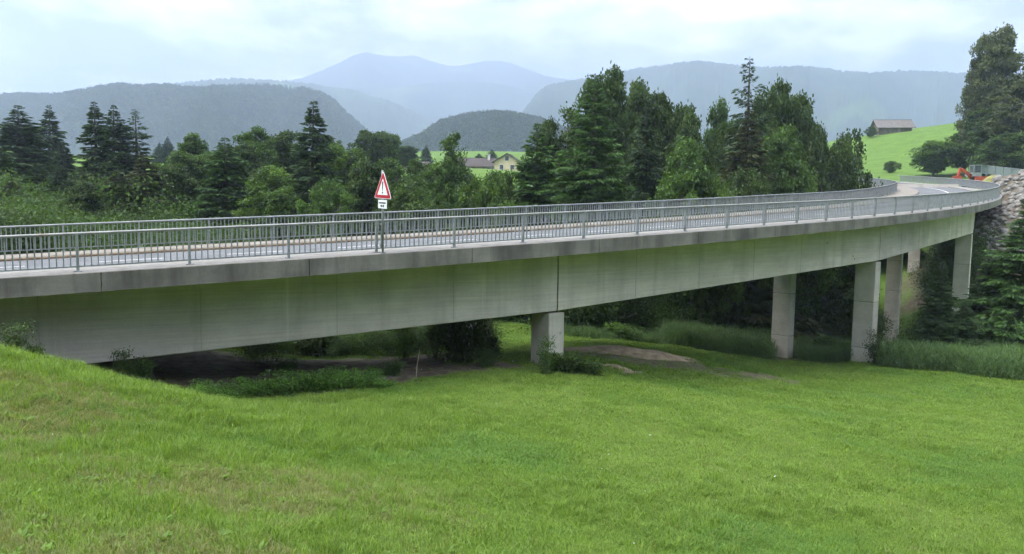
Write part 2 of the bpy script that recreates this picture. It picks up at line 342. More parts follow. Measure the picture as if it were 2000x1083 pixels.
# ------------------------------------------------------------------ distant hills (each a ridge with its own distance, front and back slope)
def hill_mat(name, c1, c2, scale, c3=None, lo3=.6, hi3=.66, scale3=.004):
    return noise_mat(name, c1, c2, scale, .95, 8, (1,1,1), .0, c3=c3, scale3=scale3, lo3=lo3, hi3=hi3, coord='Object', spec=.05)
M['hill_forest'] = hill_mat('forested_hill', (.018,.030,.020), (.036,.054,.028), .02)
M['hill_far'] = hill_mat('far_forested_hill', (.020,.033,.022), (.045,.062,.034), .008, c3=(.075,.115,.045), lo3=.60, hi3=.66, scale3=.0022)
def hill(name, crest, D, front, back, mat, rough=0.02, step=4, bumps=7, base=0.0, seed=0):
    """crest: (px, py) of the skyline; D: forward distance of the crest"""
    crest = np.array(crest, float); px = np.arange(crest[0,0], crest[-1,0]+.1, step); py = np.interp(px, crest[:,0], crest[:,1])
    py = np.convolve(np.pad(py, 3, 'edge'), np.ones(7)/7, 'valid')
    t = np.linspace(-1, 1, 46); P = np.zeros((len(t), len(px), 3))
    for i, (a, b) in enumerate(zip(px, py)):
        Dc = D*(1 + .06*math.sin(i*.03+seed) + .03*math.sin(i*.11+seed*2)); c = ray(a, b, Dc); dr = c[:2]/np.hypot(*c[:2])
        hgt = c[2] - (CAMZ+base)
        for j, u in enumerate(t):
            w = front if u < 0 else back; prof = (1-abs(u)**1.5)
            P[j, i, :2] = c[:2] + dr*u*w; P[j, i, 2] = CAMZ + base + hgt*prof
    nz = (vnoise(P[...,0].ravel()/(D*.05), P[...,1].ravel()/(D*.05), seed, 5)-.5).reshape(P.shape[:2])
    prof = 1-np.abs(t)[:,None]**1.5
    P[...,2] += nz*rough*D*np.clip(np.abs(t)[:,None]*2.2, .12, 1)*np.clip(prof*2, 0, 1)
    n = (rng.random(P.shape[:2])-.5)*bumps; P[...,2] += n*np.clip(prof*3, 0, 1)
    r, c = P.shape[:2]; i = np.arange(r-1)[:,None]; j = np.arange(c-1)[None]
    q = np.stack(np.broadcast_arrays(i*c+j, i*c+j+1, (i+1)*c+j+1, (i+1)*c+j), -1).reshape(-1, 4)
    o = obj(name, mesh_np(name, P.reshape(-1,3), q), mat, smooth=True); tag(o, kind='structure'); return P, px, t
HILL_A = hill('hill', [(-140,206),(0,199),(70,196),(100,199),(160,192),(200,184),(240,178),(275,184),(330,181),(370,188),(440,184),(520,180),(600,189),(640,200),(662,222),(690,247),(712,268),(740,296)], 1500, 420, 500, M['hill_forest'], .012, 4, 3, base=10, seed=1)
hill('hill', [(200,190),(270,176),(330,166),(400,158),(450,154),(520,158),(560,160),(620,166),(700,180),(760,198),(820,225),(880,260)], 3000, 900, 900, M['hill_far'], .012, 3, 11, base=20, seed=2)
hill('mountain', [(420,215),(500,188),(560,162),(600,153),(650,131),(690,113),(715,105),(740,111),(780,114),(810,110),(840,123),(880,133),(920,129),(950,122),(990,124),(1030,139),(1070,153),(1120,160),(1180,172),(1300,200)], 5600, 2200, 500, M['hill_far'], .014, 3, 10, base=20, seed=3)
hill('hill', [(560,215),(600,185),(650,173),(720,174),(790,172),(825,165),(895,160),(966,163),(1018,174),(1050,190),(1090,215),(1140,255)], 4200, 1100, 500, M['hill_far'], .014, 3, 6, base=20, seed=4)
hill('hill', [(985,260),(1010,235),(1046,187),(1064,170),(1099,163),(1155,154),(1210,143),(1260,133),(1300,128),(1363,121),(1440,130),(1496,134),(1574,131),(1651,142),(1703,146),(1756,139),(1875,144),(2000,150),(2160,160)], 2800, 1000, 900, M['hill_far'], .016, 3, 11, base=20, seed=5)
HILL_F = hill('hill', [(780,302),(805,290),(830,276),(850,262),(880,248),(920,241),(960,237),(1000,238),(1030,244),(1060,252),(1100,268),(1150,288),(1180,302)], 900, 150, 200, M['hill_forest'], .008, 4, 2, base=22, seed=6)

# ------------------------------------------------------------------ scattering of uncountable plants through geometry nodes
PROTO = {}
def proto_coll(key, objs):
    c = bpy.data.collections.new(key)
    for o in objs:
        for k in list(o.users_collection): k.objects.unlink(o)
        c.objects.link(o)
    PROTO[key] = c; return c
def scatter(name, coll, pts, rot, scl, idx, label=None, cat=None):
    me = bpy.data.meshes.new(name); pts = np.asarray(pts, np.float32); n = len(pts)
    me.vertices.add(n); me.vertices.foreach_set('co', pts.ravel())
    for nm, ty, dat in (('rotv','FLOAT_VECTOR',rot), ('sclv','FLOAT_VECTOR',scl), ('vid','INT',idx)):
        a = me.attributes.new(nm, ty, 'POINT'); dat = np.asarray(dat)
        if ty == 'INT': a.data.foreach_set('value', dat.astype(np.int32))
        else: a.data.foreach_set('vector', dat.astype(np.float32).ravel())
    o = bpy.data.objects.new(name, me); COL.objects.link(o)
    g = bpy.data.node_groups.new(name+'_nodes', 'GeometryNodeTree')
    g.interface.new_socket('Geometry', in_out='INPUT', socket_type='NodeSocketGeometry'); g.interface.new_socket('Geometry', in_out='OUTPUT', socket_type='NodeSocketGeometry')
    N = g.nodes; L = g.links; gi = N.new('NodeGroupInput'); go = N.new('NodeGroupOutput')
    ci = N.new('GeometryNodeCollectionInfo'); ci.inputs['Collection'].default_value = coll; ci.inputs['Separate Children'].default_value = True; ci.inputs['Reset Children'].default_value = True
    ip = N.new('GeometryNodeInstanceOnPoints'); ip.inputs['Pick Instance'].default_value = True
    def na(nm, ty):
        a = N.new('GeometryNodeInputNamedAttribute'); a.data_type = ty; a.inputs['Name'].default_value = nm; return a.outputs['Attribute']
    L.new(gi.outputs[0], ip.inputs['Points']); L.new(ci.outputs[0], ip.inputs['Instance'])
    L.new(na('rotv','FLOAT_VECTOR'), ip.inputs['Rotation']); L.new(na('sclv','FLOAT_VECTOR'), ip.inputs['Scale']); L.new(na('vid','INT'), ip.inputs['Instance Index'])
    L.new(ip.outputs[0], go.inputs[0])
    md = o.modifiers.new('scatter', 'NODES'); md.node_group = g
    tag(o, label, cat, kind='stuff'); return o

def add_tint(me, vals):
    a = me.attributes.new('tint', 'FLOAT', 'POINT'); a.data.foreach_set('value', np.asarray(vals, np.float32))

# leaf cards -----------------------------------------------------------
def cards(C, D, Nn, Ln, Wd, tint, fold=.25):
    """folded diamond leaves: centre/base C, direction D, normal Nn, length, width -> verts, quads, tint"""
    D = D/np.linalg.norm(D, axis=1, keepdims=True)
    S = np.cross(D, Nn); S /= np.linalg.norm(S, axis=1, keepdims=True)+1e-9; U = np.cross(S, D)
    Ln = np.asarray(Ln)[:,None]; Wd = np.asarray(Wd)[:,None]
    a = C; b = C + D*Ln*.5 + S*Wd*.5 + U*Wd*fold; c = C + D*Ln; d = C + D*Ln*.5 - S*Wd*.5 + U*Wd*fold
    v = np.stack([a,b,c,d],1).reshape(-1,3); q = np.arange(len(C)*4).reshape(-1,4)
    return v, q, np.repeat(tint, 4)
def rand_dir(n, up=0.0, r=rng):
    d = r.normal(size=(n,3)); d[:,2] += up; return d/np.linalg.norm(d, axis=1, keepdims=True)

def spruce_proto(seed, H=20.0, R=4.0, nb=210, p=.8, droop=.32, z0=.03, tw=20, open_=0.0, up=.12, tl=.80):
    r = np.random.default_rng(seed); vs, qs, ts = [], [], []; n0 = 0; limb = MB()
    hs = np.sort(z0 + (1-z0)*r.random(nb)**1.0)*.985; a0 = r.random()*6.28; ph = r.random(3)*6.28
    for i, h in enumerate(hs):
        a = i*2.399 + r.normal()*.35; l = R*((1-h)**p + .02)*(.48+.70*r.random())*(1 + .16*math.cos(a-a0) + .10*math.sin(h*19+ph[0]) + .10*math.sin(h*41+2*a+ph[1]))
        if open_ and r.random() < open_*.55: l *= .35
        k = max(5, int(tw*(.35+l/R*1.2))); t = np.sqrt(r.random(k))*.95+.05
        dh = np.array([math.cos(a), math.sin(a)]); dr = droop*(.6+.8*(1-h))
        zz = h*H + l*(up*(1+2.0*h)*t - dr*t**2 + .35*dr*t**4)
        zz = zz + .35*l*t*smooth(.72, 1.0, h)
        base = np.stack([dh[0]*l*t, dh[1]*l*t, zz], 1)
        side = r.choice([-1,1], k)*r.random(k)**.6
        lat = np.array([-dh[1], dh[0]])
        off = side*l*.26*(1-.55*t)
        base[:,0] += lat[0]*off; base[:,1] += lat[1]*off; base[:,2] -= np.abs(off)*.25
        D = np.stack([dh[0]*.8+lat[0]*side*.8, dh[1]*.8+lat[1]*side*.8, -.25-.55*r.random(k)*(1-h*.7)], 1) + r.normal(size=(k,3))*.2
        ln = (tl*(.6+.7*r.random(k)))*(.75+.35*(1-h))*(.32+.68*min(1, (1-h)*3.6)); wd = ln*(.17+.15*r.random(k))
        tint = np.clip(.25+.5*t+.25*r.normal(size=k)*.6, 0, 1)
        v, q, tt = cards(base, D, rand_dir(k, .8, r), ln, wd, tint); vs.append(v); qs.append(q+n0); ts.append(tt); n0 += len(v)
        if i % 3 == 0 and l > .5:
            limb.tube([(0,0,h*H), (dh[0]*l*.5, dh[1]*l*.5, h*H+l*(up*(1+2*h)*.5-dr*.25)), (dh[0]*l*.9, dh[1]*l*.9, h*H+l*(up*(1+2*h)*.9-dr*.81+.35*dr*.65))], [.035+.02*(1-h), .02, .008], 4, False)
    # leader
    k = 40; hh = H*(.93+.085*r.random(k)); C = np.stack([r.normal(size=k)*.03, r.normal(size=k)*.03, hh*.8], 1)
    D = rand_dir(k, 1.6, r); v, q, tt = cards(C, D, rand_dir(k, 0, r), .26*np.ones(k), .07*np.ones(k), .4*np.ones(k)); vs.append(v); qs.append(q+n0); ts.append(tt)
    me = mesh_np('crown', np.concatenate(vs), np.concatenate(qs)); add_tint(me, np.concatenate(ts))
    limb.tube([(0,0,-1.2),(0,0,0),(r.normal()*.1,r.normal()*.1,H*.35),(0,0,H*.7),(0,0,H*.995)], [H*.019,H*.016,H*.011,H*.006,.015], 8)
    return me, limb.mesh('trunk')

def leafy_proto(seed, H=14.0, R=4.2, lobes=13, clusters=300, per=100, leaf=.25, shape='oval', sparse=0.0, trunk_h=.22, spread=.62, low=.12):
    r = np.random.default_rng(seed); wood = MB(); vs, qs, ts = [], [], []; n0 = 0
    LB = []
    for i in range(lobes):
        u = (i+.5)/lobes; z = low + (1-low)*u
        if shape == 'oval': rad = math.sin(math.pi*(.14+.80*u))**.8
        elif shape == 'tall': rad = (.55+.45*math.sin(math.pi*min(1, u*1.25)))*(1-.55*u**2.2)
        elif shape == 'round': rad = math.sqrt(max(.08, 1-(2*u-1.0)**2*.92))
        else: rad = .9-.5*u
        a = i*2.4 + r.normal()*.4; rr = R*rad*(.30+.38*r.random()) if i < lobes-1 else R*.08
        LB.append((np.array([math.cos(a)*rr, math.sin(a)*rr, H*(z*.86+.07)]), R*rad*(.42+.2*r.random())+.35))
    top = np.array([r.normal()*.25, r.normal()*.25, H*.80])
    wood.tube([(0,0,-1.0),(0,0,0),(r.normal()*.15,r.normal()*.15,H*trunk_h),tuple(top*[.5,.5,.62]),tuple(top)], [H*.020,H*.017,H*.013,H*.008,.03], 8)
    for (c, rad) in LB:
        zb = max(H*trunk_h*.8, c[2]*.58-.3); st = np.array([0,0,min(zb, H*.7)])
        mid = (st+c)/2 + r.normal(size=3)*.2 + [0,0,-.15*np.linalg.norm(c[:2])]
        wood.tube([st, mid, c, c + (c-mid)*.5*r.random()], [H*.007,H*.0048,.035,.012], 5, False)
        m = max(4, int(clusters/lobes*(rad/(R*.42))))
        d = rand_dir(m, .15, r); cc = c + d*[1,1,.85]*rad*(.45+.6*r.random((m,1))**.7)
        for x in cc:
            if r.random() < sparse: continue
            if r.random() < .45: wood.tube([c + (x-c)*.1, (c+x)/2 + r.normal(size=3)*.08, x], [.028,.018,.006], 4, False)
            k = int(per*(.5+r.random())); cr_ = .42+.36*r.random()
            g = r.normal(size=(k,3))*[1,1,.62]; g = g/np.maximum(1, np.linalg.norm(g, axis=1, keepdims=True)/1.7); P = x + g*cr_*.6
            D = rand_dir(k, -.05, r); ln = leaf*(.7+.7*r.random(k)); ct = r.random()
            tint = np.clip(.55*ct + .2 + .18*r.normal(size=k), 0, 1)
            v, q, tt = cards(P, D, rand_dir(k, 1.2, r), ln, ln*(.6+.25*r.random(k)), tint); vs.append(v); qs.append(q+n0); ts.append(tt); n0 += len(v)
    me = mesh_np('crown', np.concatenate(vs), np.concatenate(qs)); add_tint(me, np.concatenate(ts))
    return me, wood.mesh('trunk')

def bush_proto(seed, R=1.0, H=1.2, n=3400, leaf=.10, narrow=.6, stems=14):
    r = np.random.default_rng(seed); wood = MB(); k = 0; C = []
    for i in range(stems):
        a = r.random()*6.28; q = R*(.2+.7*r.random()); e = np.array([math.cos(a)*q, math.sin(a)*q, H*(.45+.5*r.random())])
        m = e*[.55,.55,.6]; wood.tube([(0,0,-.15), m, e], [.018,.012,.004], 4, False); C.append((e, R*(.28+.22*r.random())))
        C.append((m, R*(.25+.2*r.random())))
    P = []; T = []
    for (e, rad) in C:
        m = n//len(C); g = r.normal(size=(m,3)); g /= np.maximum(1, np.linalg.norm(g, axis=1, keepdims=True)/1.8); p = e + g*rad*.55*[1,1,.8]; p[:,2] = np.where(r.random(m) < .3, p[:,2]*r.random(m), p[:,2]); p[:,2] = np.maximum(p[:,2], .02+.1*r.random(m)); P.append(p); T.append(np.clip(.5*r.random()+.25+.15*r.normal(size=m),0,1))
    P = np.concatenate(P); k = len(P); ln = leaf*(.65+.8*r.random(k))
    v, q, tt = cards(P, rand_dir(k, .1, r), rand_dir(k, 1.3, r), ln, ln*narrow, np.concatenate(T))
    me = mesh_np('foliage', v, q); add_tint(me, tt); return me, wood.mesh('stem')

def plant(name, protos, loc, sc, rz, label, cat, group, crown_mat, wood_mat=None, crown_name='crown', wood_name='trunk'):
    e = empty(name, loc, rz); e.scale = sc
    for nm, me, m in ((crown_name, protos[0], crown_mat), (wood_name, protos[1], wood_mat or M['bark'])):
        if len(me.materials) == 0: me.materials.append(m)
        o = bpy.data.objects.new(nm, me); COL.objects.link(o); o.parent = e
        if me.materials[0] != m: o.material_slots[0].link = 'OBJECT'; o.material_slots[0].material = m
    tag(e, label, cat, group); return e

# ------------------------------------------------------------------ the bridge
JS = [-10.0, 16.35, 42.9, 69.5, 96.0, 113.0]           # girder joints over the piers
G0, GD = 1.3, 2.9                                # web set back from the railing line, depth below the kerb top
def girder_mat_old():
    m = noise_mat('girder_concrete', (.36,.35,.315), (.50,.48,.44), 1.1, .88, 8, (.45,.45,2.2), .18, 22, c3=(.22,.235,.18), scale3=.55, lo3=.57, hi3=.78)
    return m
def concrete_mat(name, dark, light, streak, streak_amt, board=.12, spots=.0, sc=.8, streak_stretch=(1.6,1.6,.10), lo=.50, hi=.72):
    m, N, L, out = mat_new(name); p = N.new('ShaderNodeBsdfPrincipled'); L.new(p.outputs[0], out.inputs[0]); p.inputs['Roughness'].default_value = .88; p.inputs['Specular IOR Level'].default_value = .25
    tc = N.new('ShaderNodeTexCoord')
    def noi(scale, st, det=7, ro=.6):
        mp = N.new('ShaderNodeMapping'); mp.inputs['Scale'].default_value = st; L.new(tc.outputs['Object'], mp.inputs[0])
        n = N.new('ShaderNodeTexNoise'); n.inputs['Scale'].default_value = scale; n.inputs['Detail'].default_value = det; n.inputs['Roughness'].default_value = ro; L.new(mp.outputs[0], n.inputs['Vector']); return n.outputs['Fac']
    def ramp(f, a, ca, b, cb):
        r = N.new('ShaderNodeValToRGB'); r.color_ramp.elements[0].position = a; r.color_ramp.elements[1].position = b; r.color_ramp.elements[0].color = col4(ca); r.color_ramp.elements[1].color = col4(cb); L.new(f, r.inputs[0]); return r.outputs[0]
    def mix(fac, a, b, mode='MIX'):
        x = N.new('ShaderNodeMix'); x.data_type = 'RGBA'; x.blend_type = mode
        if isinstance(fac, float): x.inputs[0].default_value = fac
        else: L.new(fac, x.inputs[0])
        L.new(a, x.inputs[6])
        if isinstance(b, tuple): x.inputs[7].default_value = col4(b)
        else: L.new(b, x.inputs[7])
        return x.outputs[2]
    c = ramp(noi(sc, (1,1,1.3)), .32, dark, .68, light)
    bd = ramp(noi(1.0, (.35,.35,16), 4), .30, (1-board,)*3, .70, (1+board*.6,)*3); c = mix(1.0, c, bd, 'MULTIPLY')
    fine = ramp(noi(26, (1,1,1), 5, .7), .25, (.86,)*3, .75, (1.10,)*3); c = mix(1.0, c, fine, 'MULTIPLY')
    sk = ramp(noi(1.0, streak_stretch, 6, .65), lo, (0,)*3, hi, (streak_amt,)*3); c = mix(sk, c, streak)
    pale = ramp(noi(1.3, (2.2,2.2,.07), 5), .66, (0,)*3, .74, (.35,)*3); c = mix(pale, c, tuple(min(1, v*1.25) for v in light))
    if spots:
        vo = N.new('ShaderNodeTexVoronoi'); vo.inputs['Scale'].default_value = .55; L.new(tc.outputs['Object'], vo.inputs['Vector'])
        sp = ramp(vo.outputs['Distance'], .018, (spots,)*3, .045, (0,)*3); c = mix(sp, c, (.06,.05,.04))
    L.new(c, p.inputs['Base Color'])
    b = N.new('ShaderNodeBump'); b.inputs['Strength'].default_value = .25; b.inputs['Distance'].default_value = .02; L.new(noi(1.2, (.5,.5,14), 6), b.inputs['Height'])
    b2 = N.new('ShaderNodeBump'); b2.inputs['Strength'].default_value = .2; b2.inputs['Distance'].default_value = .02; L.new(noi(40, (1,1,1), 4), b2.inputs['Height']); L.new(b.outputs[0], b2.inputs['Normal']); L.new(b2.outputs[0], p.inputs['Normal'])
    return m
M['girder'] = concrete_mat('girder_concrete', (.50,.46,.41), (.66,.61,.545), (.30,.28,.225), .45, .13, .8, .6)
M['concrete_dark'] = concrete_mat('coping_concrete', (.155,.146,.130), (.25,.235,.21), (.065,.060,.053), .75, .06, 0, .9, (.9,.9,.16), .47, .66)
M['column'] = concrete_mat('column_concrete', (.49,.465,.40), (.62,.59,.515), (.33,.31,.25), .5, .05, .4, 1.2, (2.2,2.2,.14), .52, .74)
M['column_plain'] = noise_mat('column_plain', (.50,.475,.41), (.66,.63,.55), 1.4, .88, 8, (1,1,.5), .15, 26, c3=(.38,.36,.30), scale3=.8, lo3=.6, hi3=.8)
M['dark_gap'] = noise_mat('joint_filler', (.012,.012,.012), (.03,.03,.028), 5, .9)
bridge = empty('road_bridge', bp(0, BW/2, -GD))
tag(bridge, 'long curved grey concrete road bridge on paired square columns', 'bridge')
def child(o, par):
    o.parent = par; o.matrix_parent_inverse = par.matrix_world.inverted() if par.type != 'EMPTY' else Matrix.Translation(-Vector(par.location)); return o
def bchild(o): return child(o, bridge)
def girder(s0, s1):
    gap = .035; A = {}
    for k, s in ((0, s0+gap), (1, s1-gap)):
        for nm, n, z in (('nt',G0,-.40),('nb',G0,-GD),('ft',BW-G0,-.40),('fb',BW-G0,-GD)): A[nm,k] = bp(s, n, z)
    mb = MB(); P = [A[n,k] for k in (0,1) for n in ('nt','nb','fb','ft')]
    # bevelled lower near edge comes from a bevel pass below
    mb.add(P, [(0,1,2,3),(7,6,5,4),(0,4,5,1),(1,5,6,2),(2,6,7,3),(3,7,4,0)])
    me = mb.mesh('girder'); bm = bmesh.new(); bm.from_mesh(me)
    bmesh.ops.bevel(bm, geom=[e for e in bm.edges if abs((e.verts[0].co-e.verts[1].co).length) > 10], offset=.025, segments=1, affect='EDGES'); bm.to_mesh(me); bm.free()
    g = bchild(obj('girder', me, M['girder']))
    # vertical formwork seams: shallow ribs on the near web
    d = (A['nb',1]-A['nb',0]); Ln = np.linalg.norm(d)
    return g, A
gird = [girder(JS[i], JS[i+1]) for i in range(len(JS)-1)]
def seams():
    for g, A in gird[:3]:
        for t in (.17,.335,.5,.665,.83):
            a = A['nt',0]+(A['nt',1]-A['nt',0])*t; b = A['nb',0]+(A['nb',1]-A['nb',0])*t
            d = (A['nt',1]-A['nt',0]); th = math.atan2(d[1], d[0]); nn = np.array([math.sin(th), -math.cos(th), 0])
            mb = MB(); mb.box((a+b)/2 + nn*.002 + [0,0,-.03], (.014, .012, abs(a[2]-b[2])-.16), Matrix.Rotation(th, 3, 'Z'))
            o = obj('formwork_seam', mb.mesh('formwork_seam'), M['girder_seam']); child(o, g)
            o.matrix_parent_inverse = Matrix.Identity(4); o.parent = g
M['girder_seam'] = noise_mat('seam_stain', (.27,.28,.25), (.36,.37,.33), 4, .9)
seams()
bchild(sweep('deck_slab', [(-.10,-.14),(BW+.10,-.14),(BW+.10,-.34),(BW-G0-.3,-.60),(G0+.3,-.60),(-.10,-.34)], -28, 114, M['girder'], step=1.0))
# edge beam (coping) in cast lengths, both sides
s = .55 - 5.514*4; k = 0
while s < 136:
    e = min(s+5.514, 137)
    bchild(sweep('coping_segment', [(-.27,-.05),(-.255,-.035),(0,-.002),(.42,0.0),(.42,-.30),(-.10,-.40),(-.10,-.555),(-.27,-.56)], s+.010, e-.010, M['concrete_dark'], step=1.4))
    bchild(sweep('coping_segment', [(BW+.27,-.05),(BW+.255,-.035),(BW,-.002),(BW-.42,0.0),(BW-.42,-.30),(BW+.10,-.40),(BW+.10,-.555),(BW+.27,-.56)][::-1], s+.010, e-.010, M['concrete_dark'], step=1.4))
    s += 5.514
# paler top layer of the coping
bchild(sweep('coping_top', [(-.245,-.031),(0,.004),(.424,.006),(.424,-.012),(0,-.018),(-.24,-.046)], -21, 136.8, M['concrete_top'], step=1.0))
bchild(sweep('kerb', [(.424,.010),(1.50,.020),(1.56,-.02),(1.56,-.26),(.424,-.26)], -40, 150, M['concrete_top'], step=1.0))
bchild(sweep('kerb', [(BW-.424,.012),(7.36,.03),(7.30,-.01),(7.30,-.26),(BW-.424,-.26)][::-1], -40, 150, M['walk'], step=1.0))
bchild(sweep('kerb_face', [(7.295,-.015),(7.295,-.2),(7.27,-.2),(7.27,-.04)], -40, 150, M['kerb'], step=1.0))
mb = MB(); th = bth(19.0); mb.box(bp(19.0, 7.262, -.075), (.50, .02, .085), Matrix.Rotation(th, 3, 'Z')); bchild(mb.build('drain_inlet', M['dark_gap']))
# columns in pairs under the joints, cast in lifts
CA, CB = .76, 1.22
def column(s, n, zt, joints, cap):
    c = bp(s, n, 0); th = bth(s); zb = hz(c[0], c[1]) - .6; R = Matrix.Rotation(th, 3, 'Z')
    e = empty('column', (c[0], c[1], zb)); e.parent = bridge; e.matrix_parent_inverse = Matrix.Translation(-Vector(bridge.location))
    zs = [zt] + [z for z in joints if z > zb+.6] + [zb]
    for i in range(len(zs)-1):
        h = zs[i]-zs[i+1]-.02; me = MB().box((0,0,h/2), (CA, CB, h), R).mesh('column_lift')
        bm = bmesh.new(); bm.from_mesh(me); bmesh.ops.bevel(bm, geom=bm.edges[:], offset=.02, segments=1, affect='EDGES'); bm.to_mesh(me); bm.free()
        o = obj('column_lift', me, M['column']); o.parent = e; o.location = (0, 0, zs[i+1]-zb)
    me = MB().box((0,0,(zt-zb)/2), (CA-.05, CB-.05, zt-zb-.1), R).mesh('joint_core'); o = obj('joint_core', me, M['dark_gap']); o.parent = e
    if cap:
        o = obj('bearing', MB().box((0,0,0), (CA*.6, CB*.6, cap), R).mesh('bearing'), M['dark_gap']); o.parent = e; o.location = (0,0,zt-zb+cap/2)
    return e
for i, s in enumerate(JS[1:-1]):
    for n in (G0+CB/2+.03, BW-G0-CB/2-.42):
        zt = bp(s, n, -GD)[2]-.07; top = zt
        column(s, n, zt, [top-2.35-.15*i, top-5.25-.1*i, top-8.2], .07)
# joint strip between girders
# abutments
for s in (-10.6, 113.5):
    c = bp(s, BW/2, -2.2); bchild(MB().box(c, (1.1, BW-.6, 5.0), Matrix.Rotation(bth(s), 3, 'Z')).build('abutment', M['girder']))

# ------------------------------------------------------------------ road
road = sweep('road', [(1.5,-.10),(7.36,-.10),(7.36,-.16),(1.5,-.16)], -58, 196, M['asphalt'], step=1.0); tag(road, kind='structure')
def strip(n, s0, s1, w=.12):
    vs = []; ns = max(2, int((s1-s0)/1.0)+1)
    for s in np.linspace(s0, s1, ns): vs += [bp(s, n-w/2, -.094), bp(s, n+w/2, -.094)]
    o = MB().add(vs, [(2*i,2*i+1,2*i+3,2*i+2) for i in range(ns-1)]).build('lane_marking', M['paint'], road); return o
s = -20.0
while s < 84: strip(4.42, s, s+2.0); s += 4.05
strip(4.42, 84, 190)

# ------------------------------------------------------------------ railings
def post_mesh(): 
    mb = MB(); mb.box((0,0,.50), (.065,.10,1.0)); mb.box((0,0,.006), (.20,.16,.024)); return mb.mesh('post')
PM = post_mesh()
def bal_mesh(zb=.135, zt=.965): return MB().box((0,0,(zb+zt)/2), (.030,.040,zt-zb)).mesh('baluster')
BM_ = bal_mesh()
def railing(n, s0, s1, sref, label, nbal0, nbal1, mat_top):
    r = empty('bridge_railing', bp(0, n)); tag(r, label, 'railing', None)
    inv = Matrix.Translation(-Vector(r.location))
    def ch(o): o.parent = r; o.matrix_parent_inverse = inv; return o
    rr = .042; prof = [(n+rr*math.cos(t), 1.008+rr*.92*math.sin(t)) for t in np.linspace(0, 2*math.pi, 9)[:-1]]
    ch(sweep('top_rail', prof, s0, s1, mat_top, step=.9, smooth=True))
    ch(sweep('bottom_rail', [(n-.022,.105),(n+.022,.105),(n+.022,.145),(n-.022,.145)], s0, s1, M['steel'], step=.9))
    k0 = math.ceil((s0-sref)/PANEL); k1 = math.floor((s1-sref)/PANEL); rest = MB()
    for k in range(k0, k1+1):
        s = sref + k*PANEL
        ch(obj('post', PM, M['steel'], loc=bp(s, n), rot=(0,0,bth(s))))
        if k == k1: break
        for j in range(1, 17):
            b = s + PANEL*j/17
            if nbal0 <= b <= nbal1: ch(obj('baluster', BM_, M['steel'], loc=bp(b, n), rot=(0,0,bth(b))))
            else:
                c = bp(b, n, .55); rest.box(c, (.030,.040,.83), Matrix.Rotation(bth(b), 3, 'Z'))
    o = ch(rest.build('baluster_row', M['steel'])); o['kind'] = 'stuff'
    return r
railing(0.0, -24.81, 16*PANEL+92, 0.0, 'galvanised steel railing along the near edge of the bridge, in front of the road', -3.0, 45.0, M['steel_dull'])
railing(BW, -24, 133, -1.2, 'galvanised steel railing along the far edge of the bridge, in front of the trees', -6.0, 42.0, M['steel'])

# ------------------------------------------------------------------ traffic sign on the coping
def sign():
    b = bp(0, 0)  # reference only
    s = 8.42; base = bp(s, -.17, -.02); th = bth(s)
    e = empty('warning_sign', base); tag(e, 'red and white triangular warning sign on a grey pole at the bridge railing', 'road sign')
    e.rotation_euler = (0, 0, th)
    def ch(o): o.parent = e; return o
    ch(MB().tube([(0,0,0),(0,0,2.62)], .036, 12).build('pole', M['steel'], None, True))
    for z in (.25, .92): ch(MB().box((.0,.10,z), (.07,.20,.045)).build('clamp', M['steel_dull']))
    ch(MB().box((.0,.0,.01), (.16,.14,.02)).build('base_plate', M['steel_dull']))
    # the plate faces the oncoming traffic, turned a little to the meadow
    f = empty('sign_panel'); f.parent = e; f.rotation_euler = (0, math.radians(2.5), math.radians(-90-60)-th+math.radians(8)+math.radians(60))
    nrm = math.radians(-138) - th; f.rotation_euler = (math.radians(0), math.radians(2.5), nrm + math.pi/2)
    def tri(side, y0, y1, zc, rad, name, mat):
        # rounded triangle in the local XZ plane, thickness along Y
        h = side*math.sqrt(3)/2; C = [(-side/2, -h/3), (side/2, -h/3), (0, 2*h/3)]; pts = []
        for i, (cx, cz) in enumerate(C):
            a0 = [210, 330, 90][i]; k = 1-2*rad/(h*2/3)
            for a in np.linspace(a0-60, a0+60, 7): pts.append((cx*k + rad*math.cos(math.radians(a)), zc + cz*k + rad*math.sin(math.radians(a))))
        n = len(pts); vs = [(x, y0, z) for x, z in pts] + [(x, y1, z) for x, z in pts]
        fs = [tuple(range(n)), tuple(range(2*n-1, n-1, -1))] + [(i, (i+1)%n, n+(i+1)%n, n+i) for i in range(n)]
        return MB().add(vs, fs).build(name, mat, f)
    # local -Y is the front
    zc = 2.02
    tri(1.02, -.050, -.038, zc, .05, 'sign_back', M['sign_white'])
    tri(.96, -.054, -.0505, zc, .045, 'red_border', M['sign_red'])
    tri(.60, -.058, -.0545, zc-.005, .012, 'white_field', M['sign_white'])
    m = MB(); q = [(-.034,.24),(.034,.24),(.016,-.045),(-.016,-.045)]
    m.add([(x, -.0615, zc+z) for x, z in q] + [(x, -.0585, zc+z) for x, z in q], [(0,1,2,3),(7,6,5,4),(0,4,5,1),(1,5,6,2),(2,6,7,3),(3,7,4,0)]); m.build('exclamation_stroke', M['sign_black'], f)
    MB().tube([(0,-.0615,zc-.105),(0,-.0585,zc-.105)], .032, 12).build('exclamation_dot', M['sign_black'], f)
    MB().box((0,-.046,1.55), (.50,.012,.27)).build('plate', M['sign_white'], f)
    # two lines of small print, too small to read
    r = random.Random(3); x = -.20; k = 0
    m = MB()
    while x < .19:
        w = r.choice((.018,.03,.034)); m.box((x+w/2, -.0535, 1.59), (w, .002, .055)); x += w+.011
    m.build('lettering', M['sign_black'], f)
    m = MB()
    for x, w in ((-.085,.045),(-.03,.045),(.055,.075)): m.box((x, -.0535, 1.495), (w, .002, .065))
    m.build('lettering', M['sign_black'], f)
    return e
